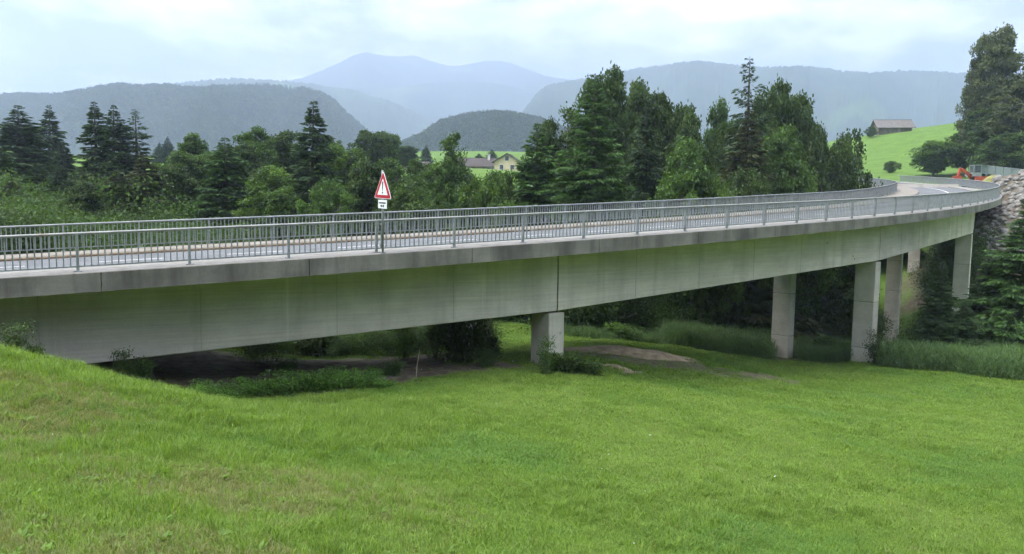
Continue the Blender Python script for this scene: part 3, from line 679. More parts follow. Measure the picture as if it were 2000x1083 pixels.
M['sign_white'] = noise_mat('sign_white', (.70,.73,.74), (.80,.82,.82), 5, .4)
M['sign_red'] = noise_mat('sign_red', (.36,.012,.025), (.46,.02,.035), 4, .4)
M['sign_black'] = noise_mat('sign_black', (.012,.012,.014), (.025,.025,.03), 4, .5)
sign()

# ------------------------------------------------------------------ far buildings
M['wall_cream'] = noise_mat('cream_render', (.52,.43,.26), (.62,.53,.35), 1.2, .9)
M['roof_brown'] = noise_mat('brown_tile_roof', (.060,.052,.050), (.105,.093,.090), 3, .95, stretch=(1,1,4), spec=.05)
M['wood_old'] = noise_mat('weathered_boards', (.10,.085,.072), (.25,.22,.19), 2.2, .9, 7, (3.5,3.5,.25))
M['roof_shingle'] = noise_mat('grey_shingles', (.10,.092,.088), (.20,.19,.185), 2.6, .95, 8, (1,1,3), spec=.05)
M['glass'] = noise_mat('window_glass', (.05,.06,.07), (.10,.12,.13), 2, .12, spec=.6)
M['trim'] = noise_mat('window_trim', (.55,.54,.5), (.65,.64,.6), 3, .7)
def house(name, loc, rz, L, D, hw, hr, over, wall, roof, label, cat, chim=None, wins=(), boards=0):
    """ridge along local X, near eave towards -Y"""
    e = empty(name, loc, rz); tag(e, label, cat)
    m = MB(); x, y = L/2, D/2
    m.add([(-x,-y,-2),(x,-y,-2),(x,y,-2),(-x,y,-2),(-x,-y,hw),(x,-y,hw),(x,y,hw),(-x,y,hw),(-x,0,hw+hr),(x,0,hw+hr)],
          [(0,1,5,4),(2,3,7,6),(3,0,4,8,7),(1,2,6,9,5),(4,5,9,8),(6,7,8,9)]); m.build('wall', wall, e)
    r = empty('roof'); r.parent = e; sl = hr/y
    for sgn in (-1, 1):
        t = .14; yo = y+over; z0 = hw - sl*over
        P = [(-x-over, sgn*yo, z0+.02),(x+over, sgn*yo, z0+.02),(x+over, 0, hw+hr+.05),(-x-over, 0, hw+hr+.05)]
        P = P + [(a, b, c+t) for a, b, c in P]
        MB().add(P, [(0,1,2,3),(7,6,5,4),(0,4,5,1),(1,5,6,2),(2,6,7,3),(3,7,4,0)]).build('roof_slope', roof, r)
    MB().box((0,0,hw+hr+.19), (L+2*over,.26,.10)).build('ridge_cap', roof, r)
    if chim: MB().box((chim[0], chim[1], hw+hr*.75+.6), (.6,.6,2.0)).box((chim[0], chim[1], hw+hr*.75+1.62), (.8,.8,.12)).build('chimney', M['trim'], r)
    for (wx, wz, side) in wins:
        if side == 'f': c = (wx, -y-.03, wz); sz = (1.15,.08,1.3); gz = (.95,.06,1.1); dy = (0,-.03,0)
        else: c = (-x-.03 if side == 'l' else x+.03, wx, wz); sz = (.08,1.15,1.3); gz = (.06,.95,1.1); dy = (-.03 if side == 'l' else .03,0,0)
        w = MB().box(c, sz).build('window', M['trim'], e); MB().box(tuple(a+b for a, b in zip(c, dy)), gz).build('pane', M['glass'], w)
    if boards:
        n = int(L/boards)
        for i in range(n):
            if i in (n//2+2, n//2+3): continue
            MB().box((-x+boards*(i+.5), -y-.04, hw/2-1), (boards*.93, .05, hw+1.9)).build('board', wall, e)
        MB().box((-x+boards*(n//2+3), -y-.05, hw/2-1), (boards*1.9, .05, hw+1.9)).build('door', M['trim_wood'], e)
    return e
M['trim_wood'] = noise_mat('pale_boards', (.26,.215,.17), (.34,.29,.235), 2.2, .9, 7, (3.5,3.5,.25))
def at(px, py, Y): return tuple(ray(px, py, Y))
house('house', at(930,345,205), math.radians(-6), 13.0, 9.0, 2.6, 2.2, .7, M['wall_cream'], M['roof_brown'], 'cream house with long brown roof and chimney behind the tall central tree', 'house', (3.6,-1.0), ((-4,1.2,'f'),(-1,1.2,'f'),(2,1.2,'f'),(5,1.2,'f')))
house('house', at(996,338,196), math.radians(80), 9.0, 6.6, 2.6, 1.9, .6, M['wall_cream'], M['roof_brown'], 'cream house with its gable end showing, left of the young spruce', 'house', None, ((-1.4,1.2,'l'),(1.4,1.2,'l'),(0,3.4,'l')))
house('house', at(797,347,185), math.radians(4), 9.5, 8.0, 2.2, 1.6, .6, M['wall_cream'], M['roof_brown'], 'low house with only its grey brown roof showing above the bushes', 'house')
house('hay_barn', at(1741,268,208), math.radians(-7), 8.6, 5.2, 2.6, 1.9, .75, M['wood_old'], M['roof_shingle'], 'small weathered wooden hay barn on the crest of the green hillside', 'barn', None, (), .33)

# ------------------------------------------------------------------ ray / ground intersection for placing things on the terrain
def ground_hit(px, py, y0=4.0, y1=260.0):
    ys = np.linspace(y0, y1, 130); d = ray(px, py, 1.0) - [0,0,CAMZ]; P = d[None]*ys[:,None]; P[:,2] += CAMZ
    g = P[:,2] - height(P[:,0], P[:,1]); k = np.where(g < 0)[0]
    if not len(k): return None
    b = ys[k[0]]; a = ys[max(k[0]-1, 0)]
    for _ in range(12):
        c = (a+b)/2; q = d*c; q[2] += CAMZ
        if q[2] < hz(q[0], q[1]): b = c
        else: a = c
    q = d*b; q[2] += CAMZ; return q

# ------------------------------------------------------------------ trees
SPR = [spruce_proto(11, nb=330, tw=56, p=1.0, tl=.72), spruce_proto(12, R=4.2, nb=310, droop=.45, tw=64, p=.95, tl=.72), spruce_proto(13, nb=190, tw=42, open_=.45, up=.30, droop=.32, p=.9, tl=.66), spruce_proto(14, R=4.2, nb=350, tw=66, p=.9, droop=.28, tl=.72), spruce_proto(15, R=5.8, nb=460, tw=150, p=.92, droop=.42, tl=.48)]
LEA = [leafy_proto(21, shape='oval'), leafy_proto(22, shape='tall', lobes=15), leafy_proto(23, shape='round', lobes=15, clusters=320, per=100), leafy_proto(24, shape='tall', lobes=14, sparse=.25, clusters=210, per=70, leaf=.22), leafy_proto(25, shape='round', lobes=11, clusters=260, per=85, H=11, R=4.5, leaf=.25, low=.05, trunk_h=.12), leafy_proto(26, shape='oval', lobes=17, clusters=320, per=100, low=.05, trunk_h=.15)]
SPH, LEH = [20]*5, [14,14,14,14,11,14]; SPR_R, LER = [4]*4+[5.6], [4.2,4.2,4.2,4.2,4.5,4.2]
def tree(kind, v, px, top, Y, wpx, mat, label, wood=None, group='trees behind the bridge', name=None):
    P = SPR[v] if kind == 's' else LEA[v]; H0 = SPH[v] if kind == 's' else LEH[v]; R0 = (SPR_R if kind == 's' else LER)[v]
    if Y < 0:
        g_ = ground_hit(px, -Y, 100, 260); Y = g_[1] if g_ is not None else 204.0
    for _ in range(60):
        t = ray(px, top, Y); R = wpx*Y/FPX*1.25; d = np.hypot(BX-t[0], BY-t[1]); j = d.argmin(); n = -(t[0]-BX[j])*math.sin(BT[j]) + (t[1]-BY[j])*math.cos(BT[j])
        if SS[j] > 100 or n < 0 or n > BW+.8+.8*R: break
        Y += 1.0
    z = hz(t[0], t[1]) - .1; H = (t[2]-z)*(1.0 if kind == 's' else .97); R = wpx*Y/FPX*(1.42 if kind == 's' else 1.2)
    nm = name or ('spruce_tree' if kind == 's' else 'leafy_tree')
    e = plant(nm, P, (t[0], t[1], z), (R/R0, R/R0, H/H0*(1.0 if kind == 's' else 1.0)), random.random()*6.28, label, 'tree', group, M[mat], wood or (M['bark'] if kind == 's' else M['bark_pale']))
    e.rotation_euler = (random.gauss(0,.02), random.gauss(0,.02), e.rotation_euler[2]); e.scale = (e.scale[0]*random.uniform(.9,1.1), e.scale[1]*random.uniform(.9,1.1), e.scale[2])
    return e
T = [
 ('s',3,30,203,76,62,'spruce','tall dense dark spruce at the left edge of the picture'),
 ('s',0,92,203,95,42,'spruce','narrow dark spruce with tiered branches, second from the left edge'),
 ('s',0,-70,230,70,60,'spruce','dark spruce just beyond the left edge of the picture'),
 ('s',1,128,276,84,30,'spruce','small dark spruce beside a patch of bright grass on the left'),
 ('s',1,187,197,70,50,'spruce','left one of two tall dark spruces standing close together'),
 ('s',3,214,202,73,48,'spruce','right one of two tall dark spruces standing close together'),
 ('s',2,266,212,74,58,'spruce','open spruce with see-through tiered branches, right of the dark pair'),
 ('s',1,285,300,58,66,'spruce_brown','dull brownish spruce with drooping boughs in front of the open spruce'),
 ('s',1,236,330,56,60,'spruce_brown','low drooping brownish spruce just above the railing on the left'),
 ('l',5,160,350,54,50,'leaf_dark','grey green leafy tree low in front of the dark spruces'),
 ('l',4,10,412,42,48,'leaf_grey','pale grey bush at the left edge just above the railing'),
 ('l',0,338,310,60,44,'leaf_dark','yellowish green tree between the drooping spruce and the birch'),
 ('s',0,326,266,190,16,'spruce','small bluish far spruce left of the feathery birch'),
 ('s',0,309,278,190,13,'spruce','smaller bluish far spruce beside another one'),
 ('l',1,379,252,80,48,'leaf_mid','feathery green birch with a pointed top'),
 ('s',0,401,272,190,11,'spruce','thin far spruce tip between the birch and the young spruce'),
 ('s',3,437,266,60,62,'spruce_fresh','bushy young green spruce with a dark core, left of the centre'),
 ('l',0,505,238,76,50,'leaf_mid','broad leafy tree with feathery upright sprays left of the tallest central spruce'),
 ('l',2,470,275,72,46,'leaf_dark','round leafy tree right behind the bushy young spruce'),
 ('l',0,562,246,80,50,'leaf_dark','leafy tree half hidden behind the tall central spruce'),
 ('l',5,530,318,56,58,'leaf_light','light green tree low between the young spruce and the tall central spruce'),
 ('s',1,605,193,62,66,'spruce','tall central spruce with a sharp tip above the warning sign side of the trees'),
 ('l',5,560,360,52,52,'leaf_mid','low bushy tree in front of the tall central spruce'),
 ('l',0,664,272,66,52,'leaf_light','light green tree right of the tall central spruce'),
 ('l',2,640,262,110,30,'leaf_mid','far round tree top right of the tall central spruce'),
 ('l',2,715,250,112,34,'leaf_dark','dark round headed tree with two lobes, left lobe, behind the sign'),
 ('l',2,748,252,114,34,'leaf_dark','dark round headed tree standing right of its twin behind the sign'),
 ('l',2,785,283,175,34,'leaf_dark','bluish far clump of trees beyond the low roof'),
 ('s',0,832,282,230,12,'spruce','far spruce beside the forested knoll'),
 ('l',5,712,306,56,66,'leaf_dark','broad green tree directly behind the warning sign'),
 ('l',4,640,345,50,50,'leaf_mid','low green bushy tree left of the warning sign'),
 ('l',4,795,345,52,62,'leaf_dark','low green bushy tree right of the warning sign'),
 ('l',3,887,236,58,62,'leaf_mid','tall airy tree with a forked top in front of the houses'),
 ('l',5,860,300,56,50,'leaf_mid','lower leafy tree under the tall airy one'),
 ('l',5,905,322,64,56,'leaf_mid','leafy tree in front of the houses behind the airy one'),
 ('l',4,838,333,66,52,'leaf_mid','round leafy tree below the low brown roof'),
 ('l',0,968,322,68,40,'leaf_light','light green tree in front of the gable house'),
 ('l',4,1703,247,-262,9,'leaf_dark','small bush at the left gable of the hay barn'),
 ('l',4,940,338,50,58,'leaf_light','bright light green bush above the railing in front of the houses'),
 ('l',4,992,330,54,40,'leaf_light','bright green bush left of the green spruce'),
 ('s',0,962,292,240,14,'spruce','far spruce on the field edge above the houses'),
 ('s',0,936,300,240,14,'spruce','shorter far spruce on the field edge above the house roof'),
 ('s',3,1045,236,53,66,'spruce_fresh','dense green spruce with a blunt top, centre right'),
 ('l',3,1108,180,62,60,'leaf_dark','sparse dark leafy tree with sky showing through, left of the biggest conifer'),
 ('s',4,1165,146,50,100,'spruce_fresh','biggest broad conifer with fresh green drooping boughs'),
 ('l',2,1196,117,66,54,'leaf_dark','dark rounded treetop above the biggest conifer'),
 ('l',0,1243,132,69,48,'leaf_dark','dark leafy treetop just right of the highest rounded one'),
 ('l',2,1292,166,68,52,'leaf_dark','dark leafy tree sloping down right of the high treetops'),
 ('s',1,1266,205,56,58,'spruce','dark spruce in shade right of the biggest conifer'),
 ('l',0,1338,205,64,46,'leaf_dark','leafy tree between the high treetops and the thin tree'),
 ('l',5,1335,262,54,76,'leaf_mid','wide light green tree below the dark treetops'),
 ('l',1,1396,174,76,46,'leaf_mid','slim leafy tree standing free with a gap either side'),
 ('l',4,1375,330,46,62,'leaf_light','bright bushy growth at the railing below the wide light tree'),
 ('s',2,1470,110,66,84,'spruce','tall spruce with tiered open branches, highest on the right'),
 ('s',1,1455,210,60,72,'spruce_brown','dull lower spruce in front of the tallest tiered spruce'),
 ('l',2,1515,143,72,48,'leaf_dark','round leafy crown against the right side of the tallest tiered spruce'),
 ('l',0,1556,160,73,52,'leaf_dark','leafy crown sloping down right of the tallest tiered spruce'),
 ('l',2,1583,212,72,38,'leaf_dark','lower right shoulder tree of the large tree group'),
 ('l',5,1535,236,62,66,'leaf_mid','fresh green tree in front of the large tree group'),
 ('l',4,1455,322,48,58,'leaf_dark','low green tree at the railing below the tiered spruce'),
 ('l',4,1560,325,52,60,'leaf_light','bright leafy bush at the railing right of the tiered spruce'),
 ('l',5,1630,262,74,52,'leaf_dark','dark round bushy tree at the right end of the tree line, left half'),
 ('l',4,1656,250,80,56,'leaf_dark','dark round bushy tree ending the tree line beside the curve'),
 ('s',3,-12,275,64,54,'spruce','dark spruce cut by the left edge, in front of the tall dense one'),
 ('s',1,118,322,58,46,'spruce','drooping dark spruce low left of the bright grass gap'),
 ('s',3,158,330,60,40,'spruce','small dark spruce low in front of the close pair'),
 ('s',1,20,350,54,50,'spruce_brown','low dull spruce just above the railing near the left edge'),
 ('s',3,70,318,60,44,'spruce','shorter dark spruce low between the two leftmost spruces'),
 ('s',1,345,296,62,40,'spruce','dark spruce left of the feathery birch'),
 ('s',0,690,292,66,36,'spruce','dark slim spruce left of the warning sign'),
 ('l',0,345,286,68,50,'leaf_mid','leafy tree left of the feathery birch, behind the yellowish one'),
 ('l',2,412,288,72,46,'leaf_mid','leafy crown between the birch and the bushy young spruce'),
 ('l',1,540,262,84,44,'leaf_dark','darker tall tree between two leafy ones left of the central spruce'),
 ('l',0,625,285,74,46,'leaf_mid','leafy tree just right of the central spruce trunk'),
 ('l',2,690,282,76,52,'leaf_mid','full green crown left above the warning sign'),
 ('l',0,765,300,74,50,'leaf_mid','green crown right above the warning sign'),
 ('l',2,822,306,80,46,'leaf_dark','darker crown hiding the low brown roof'),
 ('l',0,1075,215,62,42,'leaf_dark','dark leafy tree filling the gap right of the blunt green spruce'),
 ('l',2,1345,192,74,50,'leaf_dark','dark crown between the high treetops and the slim tree'),
 ('l',0,1432,215,72,46,'leaf_dark','dark crown left of the tallest tiered spruce'),
 ('l',2,1500,225,68,52,'leaf_dark','dark crown in front of the tallest tiered spruce, right side'),
 ('l',5,1600,270,70,50,'leaf_dark','green tree filling the right shoulder of the large group'),
 # hillside right
 ('l',4,1743,314,-338,13,'leaf_dark','small round tree alone on the green hillside'),
 ('l',2,1826,272,-345,38,'leaf_light','broad light green bush beyond the curve of the railing'),
 ('l',2,1892,250,-338,30,'leaf_dark','dark bush at the foot of the tall trees on the right'),
 ('l',2,1968,42,128,50,'leaf_grey','tallest hazy tree at the right edge of the picture'),
 ('l',1,1918,92,130,34,'leaf_grey','hazy tree left of the tallest one at the right edge'),
 ('l',2,2010,150,120,56,'leaf_grey','hazy leafy tree cut by the right edge of the picture'),
 ('l',5,1938,205,126,46,'leaf_dark','dark leafy tree under the tall hazy trees'),
 ('l',4,1985,255,114,52,'leaf_dark','dark bush behind the rubble heap'),
 ('l',4,1940,285,-338,44,'leaf_dark','dark bush behind the excavator'),
 # in front of and below the bridge on the right
 ('s',4,2008,372,46,84,'spruce_fresh','large spruce in front of the far bridge end at the right edge'),
 ('s',4,1930,505,47,50,'spruce','dark spruce half covering the last visible bridge column'),
 ('s',4,1838,505,44.5,40,'spruce','dark young spruce in front of the far columns, right of the middle pair'),
 ('s',4,1880,585,43,40,'spruce','low dark spruce at the foot of the last visible column'),
]
for t in T: tree(*t)
# dark trees seen between the columns under the deck
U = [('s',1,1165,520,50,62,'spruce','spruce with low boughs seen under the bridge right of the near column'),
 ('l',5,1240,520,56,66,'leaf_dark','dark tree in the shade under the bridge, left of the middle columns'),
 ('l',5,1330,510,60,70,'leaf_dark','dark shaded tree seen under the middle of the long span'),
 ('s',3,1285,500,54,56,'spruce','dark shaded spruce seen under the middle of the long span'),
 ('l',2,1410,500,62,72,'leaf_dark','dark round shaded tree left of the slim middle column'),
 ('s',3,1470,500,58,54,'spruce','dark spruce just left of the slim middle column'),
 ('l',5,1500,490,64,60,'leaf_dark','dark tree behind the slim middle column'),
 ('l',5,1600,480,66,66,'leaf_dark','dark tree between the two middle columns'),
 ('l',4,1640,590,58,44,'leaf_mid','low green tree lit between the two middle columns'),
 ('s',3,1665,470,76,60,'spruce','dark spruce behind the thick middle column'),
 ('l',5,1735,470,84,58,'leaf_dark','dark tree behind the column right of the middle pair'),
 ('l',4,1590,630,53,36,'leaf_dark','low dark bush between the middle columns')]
for t in U: tree(*t, group='trees under and behind the deck')

# forest on the two nearer hills: a mass nobody could count
M['far_leaf'] = leaf_mat('far_leaves', (.030,.054,.025), .45, .2); M['far_needle'] = leaf_mat('far_needles', (.013,.026,.017), .4, .1)
def far_tree_protos():
    out = []
    for k in range(3):
        r = np.random.default_rng(90+k); C, D, ln = [], [], []
        for i in range(150):
            h = r.random(); a = r.random()*6.28; q = .19*(1-h)**.8*math.sqrt(r.random()) ; C.append((math.cos(a)*q, math.sin(a)*q, h)); D.append((math.cos(a), math.sin(a), -.6)); ln.append(.10*(1.1-h*.6))
        v, q, t = cards(np.array(C), np.array(D), rand_dir(150, .6, r), np.array(ln), np.array(ln)*.6, r.random(150))
        me = mesh_np('far_conifer', v, q); add_tint(me, t); me.materials.append(M['far_needle']); out.append(bpy.data.objects.new('far_conifer', me))
    for k in range(3):
        r = np.random.default_rng(95+k); d = rand_dir(170, .3, r)*(.5+.5*r.random((170,1))); C = d*[.34,.34,.40] + [0,0,.48]
        v, q, t = cards(C, rand_dir(170, 0, r), rand_dir(170, 1, r), .15*np.ones(170), .11*np.ones(170), np.clip(.5*r.random()+.5*r.random(170),0,1))
        me = mesh_np('far_broadleaf', v, q); add_tint(me, t); me.materials.append(M['far_leaf']); out.append(bpy.data.objects.new('far_broadleaf', me))
    return out
FT = proto_coll('far_tree_kinds', far_tree_protos())
def forest(name, H, n, hmin, hmax, label, conif=.55, tmax=.12, tmin=-.95, gap=None):
    P, px, t = H; r = np.random.default_rng(5); rows, cols = P.shape[:2]
    u = tmin + (tmax-tmin)*r.random(n)**.75; fi = (u+1)/2*(rows-1); fj = r.random(n)*(cols-1.001); i = fi.astype(int); j = fj.astype(int); a = (fi-i)[:,None]; b = (fj-j)[:,None]
    Q = (P[i,j]*(1-a)+P[i+1,j]*a)*(1-b) + (P[i,j+1]*(1-a)+P[i+1,j+1]*a)*b
    cl = vnoise(Q[:,0]/90, Q[:,1]/90, 8); keep = cl > .27 if gap else np.ones(n, bool); Q = Q[keep]; cl = cl[keep]; n = len(Q)
    con = r.random(n) < np.clip(conif + (cl-.5)*1.6, 0, 1); idx = np.where(con, r.integers(0,3,n), r.integers(3,6,n))
    h = hmin+(hmax-hmin)*r.random(n); Q[:,2] -= 1.0
    return scatter(name, FT, Q, np.stack([0*h,0*h,r.random(n)*6.28],1), np.stack([h*(.9+.4*r.random(n)),h*(.9+.4*r.random(n)),h],1), idx, label, 'forest')
forest('hill_forest', HILL_F, 5200, 9, 17, 'dark forest covering the small rounded knoll in the middle distance', .75)
forest('hill_forest', HILL_A, 12000, 11, 21, 'mixed forest covering the long hazy hill on the left', .40, gap=True)

# unseen wood added on the slope behind the viewer to block low sky light
def sky_block_wood():
    r = np.random.default_rng(2); n = 420; x = (r.random(n)*2-1)*170; y = -30-110*r.random(n); z = height(x, y); h = 15+9*r.random(n)
    scatter('sky_block_wood', FT, np.stack([x,y,z],1), np.stack([0*h,0*h,r.random(n)*6.28],1), np.stack([h*1.3,h*1.3,h],1), r.integers(0,6,n), 'unseen wood added behind the viewer to block low sky light', 'wood')
sky_block_wood()

# ------------------------------------------------------------------ low plants
BSH = [bush_proto(31), bush_proto(32, n=3000), bush_proto(33, R=1.0, H=1.5, leaf=.13), bush_proto(34, R=1.0, H=2.4, n=1600, leaf=.16, narrow=.35, stems=14)]
def bush(v, px, py, w, h, mat, label, group, Y=None, name='bush'):
    p = ray(px, py, Y) if Y else ground_hit(px, py); H0 = (1.2,1.2,1.5,2.4)[v]; z = hz(p[0], p[1]); R = w/2*p[1]/FPX
    return plant(name, BSH[v], (p[0], p[1], z-.02), (R, R, h*p[1]/FPX/H0*1.05), random.random()*6.28, label, 'bush', group, M[mat], M['bark'], 'foliage', 'stem')
g = 'bramble patch under the bridge'
for a in ((0,400,785,70,46,'lowest bramble clump on the left, next to the grassy knoll'),(1,452,783,80,46,'bramble clump second from the knoll'),(0,505,778,80,48,'bramble clump third from the knoll'),(1,556,772,84,54,'bramble clump in the middle of the patch'),
          (0,608,768,84,58,'tallest bramble clump right of the middle of the patch'),(1,660,764,80,52,'bramble clump third from the right end'),(0,706,760,76,46,'bramble clump next to the right end'),(1,746,759,50,26,'small bramble clump at the right end of the patch')):
    bush(a[0], a[1], a[2]-3, a[3], a[4]*.74, 'leaf_bramble', a[5], g)
bush(2,1085,728,80,38,'leaf_dark','leafy bush growing at the foot of the near column','bushes by the near column')
bush(2,1140,730,80,30,'leaf_dark','leafy bush right of the one at the near column','bushes by the near column')
bush(3,1066,716,44,74,'leaf_mid','tall sapling reaching up the near column','bushes by the near column', 26.6)
g = 'bushes under the bridge'
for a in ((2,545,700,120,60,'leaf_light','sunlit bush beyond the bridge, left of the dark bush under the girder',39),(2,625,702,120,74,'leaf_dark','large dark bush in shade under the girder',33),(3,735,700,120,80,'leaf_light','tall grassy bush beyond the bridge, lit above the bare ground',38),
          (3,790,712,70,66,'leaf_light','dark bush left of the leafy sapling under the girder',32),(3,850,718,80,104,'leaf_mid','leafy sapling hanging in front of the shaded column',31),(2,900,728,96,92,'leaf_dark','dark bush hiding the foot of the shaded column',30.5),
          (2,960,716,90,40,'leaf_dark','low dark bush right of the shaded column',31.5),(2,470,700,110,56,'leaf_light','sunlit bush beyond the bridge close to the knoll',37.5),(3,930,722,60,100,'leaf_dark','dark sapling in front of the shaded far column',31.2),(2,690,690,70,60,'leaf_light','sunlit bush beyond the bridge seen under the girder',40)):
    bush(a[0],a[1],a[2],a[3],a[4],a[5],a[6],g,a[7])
g = 'bushes on the knoll edge'
bush(3,28,700,80,72,'leaf_dark','dark leafy bush against the girder at the left edge',g,16.5)
bush(2,62,706,40,34,'leaf_dark','small dark bush right of the leafy one at the left edge',g,16.8)
bush(3,238,752,52,66,'leaf_dark','dark sapling sticking up below the girder behind the knoll',g,21.0)
bush(2,270,760,70,44,'leaf_dark','low dark shrub behind the grassy knoll',g,21.5)
g = 'shrubs among the reeds'
bush(3,1708,714,40,66,'leaf_dark','leafy shrub at the foot of the thick middle column',g,43.3)
bush(2,1725,716,60,34,'leaf_dark','low shrub right of the thick middle column',g,43.0)
bush(2,1612,700,80,36,'leaf_mid','low shrub between the two middle columns',g,50)
bush(2,1215,672,80,30,'leaf_mid','low shrub behind the earth mound',g,44)

# undergrowth: a thicket nobody could count, behind and under the bridge
def undergrowth():
    objs = []
    for k, mt in ((41,'leaf_mid'),(42,'leaf_dark'),(43,'leaf_dark'),(44,'leaf_mid')):
        me = bush_proto(k, n=4600, leaf=.062, H=1.3, stems=14)[0]; me.materials.append(M[mt]); objs.append(bpy.data.objects.new('thicket_bush', me))
    c = proto_coll('thicket_kinds', objs); r = np.random.default_rng(12); P, S, I = [], [], []
    while len(P) < 760:
        px = -120+2020*r.random(); Y = 40+50*r.random(); x = (px-1000)/FPX*Y; d = np.hypot(BX-x, BY-Y); j = d.argmin(); n = -(x-BX[j])*math.sin(BT[j]) + (Y-BY[j])*math.cos(BT[j])
        if n < BW+3 and px < 1100: continue
        if 57 < SS[j] < 92 and px > 1700 and n > .5: pass
        elif n < BW+3.4: continue
        if px < 420 and Y > 62: continue
        if 380 < px < 1060 and Y < 47: continue
        if SS[j] > 92 or 1712 < px < 1812: continue
        h = 1.0+1.3*r.random() + (.9*r.random() if Y > 56 and px < 1650 else 0); P.append((x, Y, hz(x, Y)-.1)); S.append((1.2*h, 1.2*h, 1.35*h)); I.append(r.choice(4, p=(.3,.3,.25,.15)))
    n = len(P); scatter('undergrowth', c, np.array(P), np.stack([np.zeros(n),np.zeros(n),r.random(n)*6.28],1), np.array(S), np.array(I), 'dense green undergrowth below the trees behind the bridge', 'undergrowth')
undergrowth()
def bank_plants():
    r = np.random.default_rng(19); c = PROTO['thicket_kinds']; P, S = [], []
    while len(P) < 70:
        px = 330+640*r.random(); Y = 25+14*r.random(); x = (px-1000)/FPX*Y; d = np.hypot(BX-x, BY-Y); j = d.argmin(); n = -(x-BX[j])*math.sin(BT[j]) + (Y-BY[j])*math.cos(BT[j])
        if not (1.5 < n < 15) or (n < 9 and r.random() < .9): continue
        h = (.25+.45*r.random())*(1 if n < 7 else 1.5); P.append((x, Y, hz(x, Y)-.05)); S.append((h*1.2, h*1.2, h))
    n = len(P); scatter('bank_plants', c, np.array(P), np.stack([np.zeros(n),np.zeros(n),r.random(n)*6.28],1), np.array(S), r.integers(0,4,n), 'low weeds and plants scattered in the shade under the bridge', 'weeds')
bank_plants()

# reeds
def reed_protos():
    out = []
    for k in range(3):
        r = np.random.default_rng(60+k); vs, qs, n0 = [], [], 0; ts = []
        for i in range(26):
            b = np.array([r.normal()*.22, r.normal()*.22, 0]); h = 1.25*(.6+.55*r.random()); lean = r.normal(size=2)*.12
            m = 9; t = r.random(m)*.85+.1; C = b + np.stack([lean[0]*t*h, lean[1]*t*h, t*h],1); D = np.stack([r.normal(size=m)*.6, r.normal(size=m)*.6, np.ones(m)*.9],1)
            ln = .40*(.6+.6*r.random(m)); v, q, tt = cards(C, D, rand_dir(m, 0, r), ln, .030*np.ones(m), np.clip(.5*r.random()+.4*r.random(m),0,1)); vs.append(v); qs.append(q+n0); n0 += len(v); ts.append(tt)
            v, q, tt = cards(b[None], np.array([[lean[0],lean[1],1.]]), rand_dir(1,0,r), np.array([h]), np.array([.016]), np.array([.5])); vs.append(v); qs.append(q+n0); n0 += len(v); ts.append(tt)
        me = mesh_np('reed_clump', np.concatenate(vs), np.concatenate(qs)); add_tint(me, np.concatenate(ts)); me.materials.append(M['reed']); out.append(bpy.data.objects.new('reed_clump', me))
    return out
RD = proto_coll('reed_kinds', reed_protos())
def in_poly(x, y, poly):
    c = np.zeros(len(x), bool); n = len(poly)
    for i in range(n):
        x1, y1 = poly[i]; x2, y2 = poly[(i+1) % n]
        k = ((y1 > y) != (y2 > y)) & (x < (x2-x1)*(y-y1)/(y2-y1+1e-12)+x1); c ^= k
    return c
def poly_scatter(poly, n, r):
    poly = np.array(poly); lo, hi = poly.min(0), poly.max(0); out = np.zeros((0,2))
    while len(out) < n:
        p = lo + (hi-lo)*r.random((n*2,2)); out = np.concatenate([out, p[in_poly(p[:,0], p[:,1], poly)]])
    return out[:n]
def xy(px, py, Y): p = ray(px, py, Y); return (p[0], p[1])
def reeds(name, poly, n, h0, h1, label):
    r = np.random.default_rng(17); p = poly_scatter(poly, n, r); z = height(p[:,0], p[:,1]); h = h0 + (h1-h0)*r.random(n)
    scatter(name, RD, np.stack([p[:,0],p[:,1],z-.05],1), np.stack([0*h,0*h,r.random(n)*6.28],1), np.stack([h,h,h],1), r.integers(0,3,n), label, 'reeds')
reeds('reeds', [xy(1725,716,42.5),xy(1850,726,40.5),xy(2000,748,38),xy(2120,762,36),xy(2120,700,44),xy(1900,690,47),xy(1735,700,46.5)], 1500, .7, 1.1, 'tall green reeds in front of the columns on the right')
reeds('reeds', [xy(1290,690,45),xy(1400,696,46),xy(1500,706,47),xy(1508,700,52),xy(1400,680,52),xy(1290,672,50)], 480, .7, 1.15, 'green reeds beyond the earth mound, left of the middle column')
reeds('reeds', [xy(1560,706,47.5),xy(1660,712,46),xy(1665,700,51),xy(1560,698,52)], 200, .5, .85, 'low reeds between the two middle columns')
reeds('reeds', [xy(1105,676,42),xy(1290,690,44),xy(1290,672,47),xy(1105,664,46)], 160, .35, .6, 'long grass behind the earth mound')

# ------------------------------------------------------------------ earth mound, heap, board, stake
def mound(name, c, rx, ry, h, rot, label, seed):
    n = 34; g = np.linspace(-1.15, 1.15, n); X, Y = np.meshgrid(g, g); e = np.hypot(X, Y)
    w = vnoise(X.ravel()*2.2+9, Y.ravel()*2.2, seed).reshape(X.shape); hh = h*np.clip(1-e**1.6, -.12, 1)*(.7+.6*w) + .07*h*(rng.random(X.shape)-.5)
    ca, sa = math.cos(rot), math.sin(rot); x = c[0]+rx*X*ca-ry*Y*sa; y = c[1]+rx*X*sa+ry*Y*ca; z = height(x, y)+hh
    i = np.arange(n-1)[:,None]; j = np.arange(n-1)[None]; q = np.stack(np.broadcast_arrays(i*n+j, i*n+j+1, (i+1)*n+j+1, (i+1)*n+j), -1).reshape(-1,4)
    me = mesh_np(name, np.stack([x-c[0],y-c[1],z-c[2]],-1).reshape(-1,3), q); o = obj(name, me, M['mound'], smooth=True, loc=tuple(c)); tag(o, label, 'earth'); return o
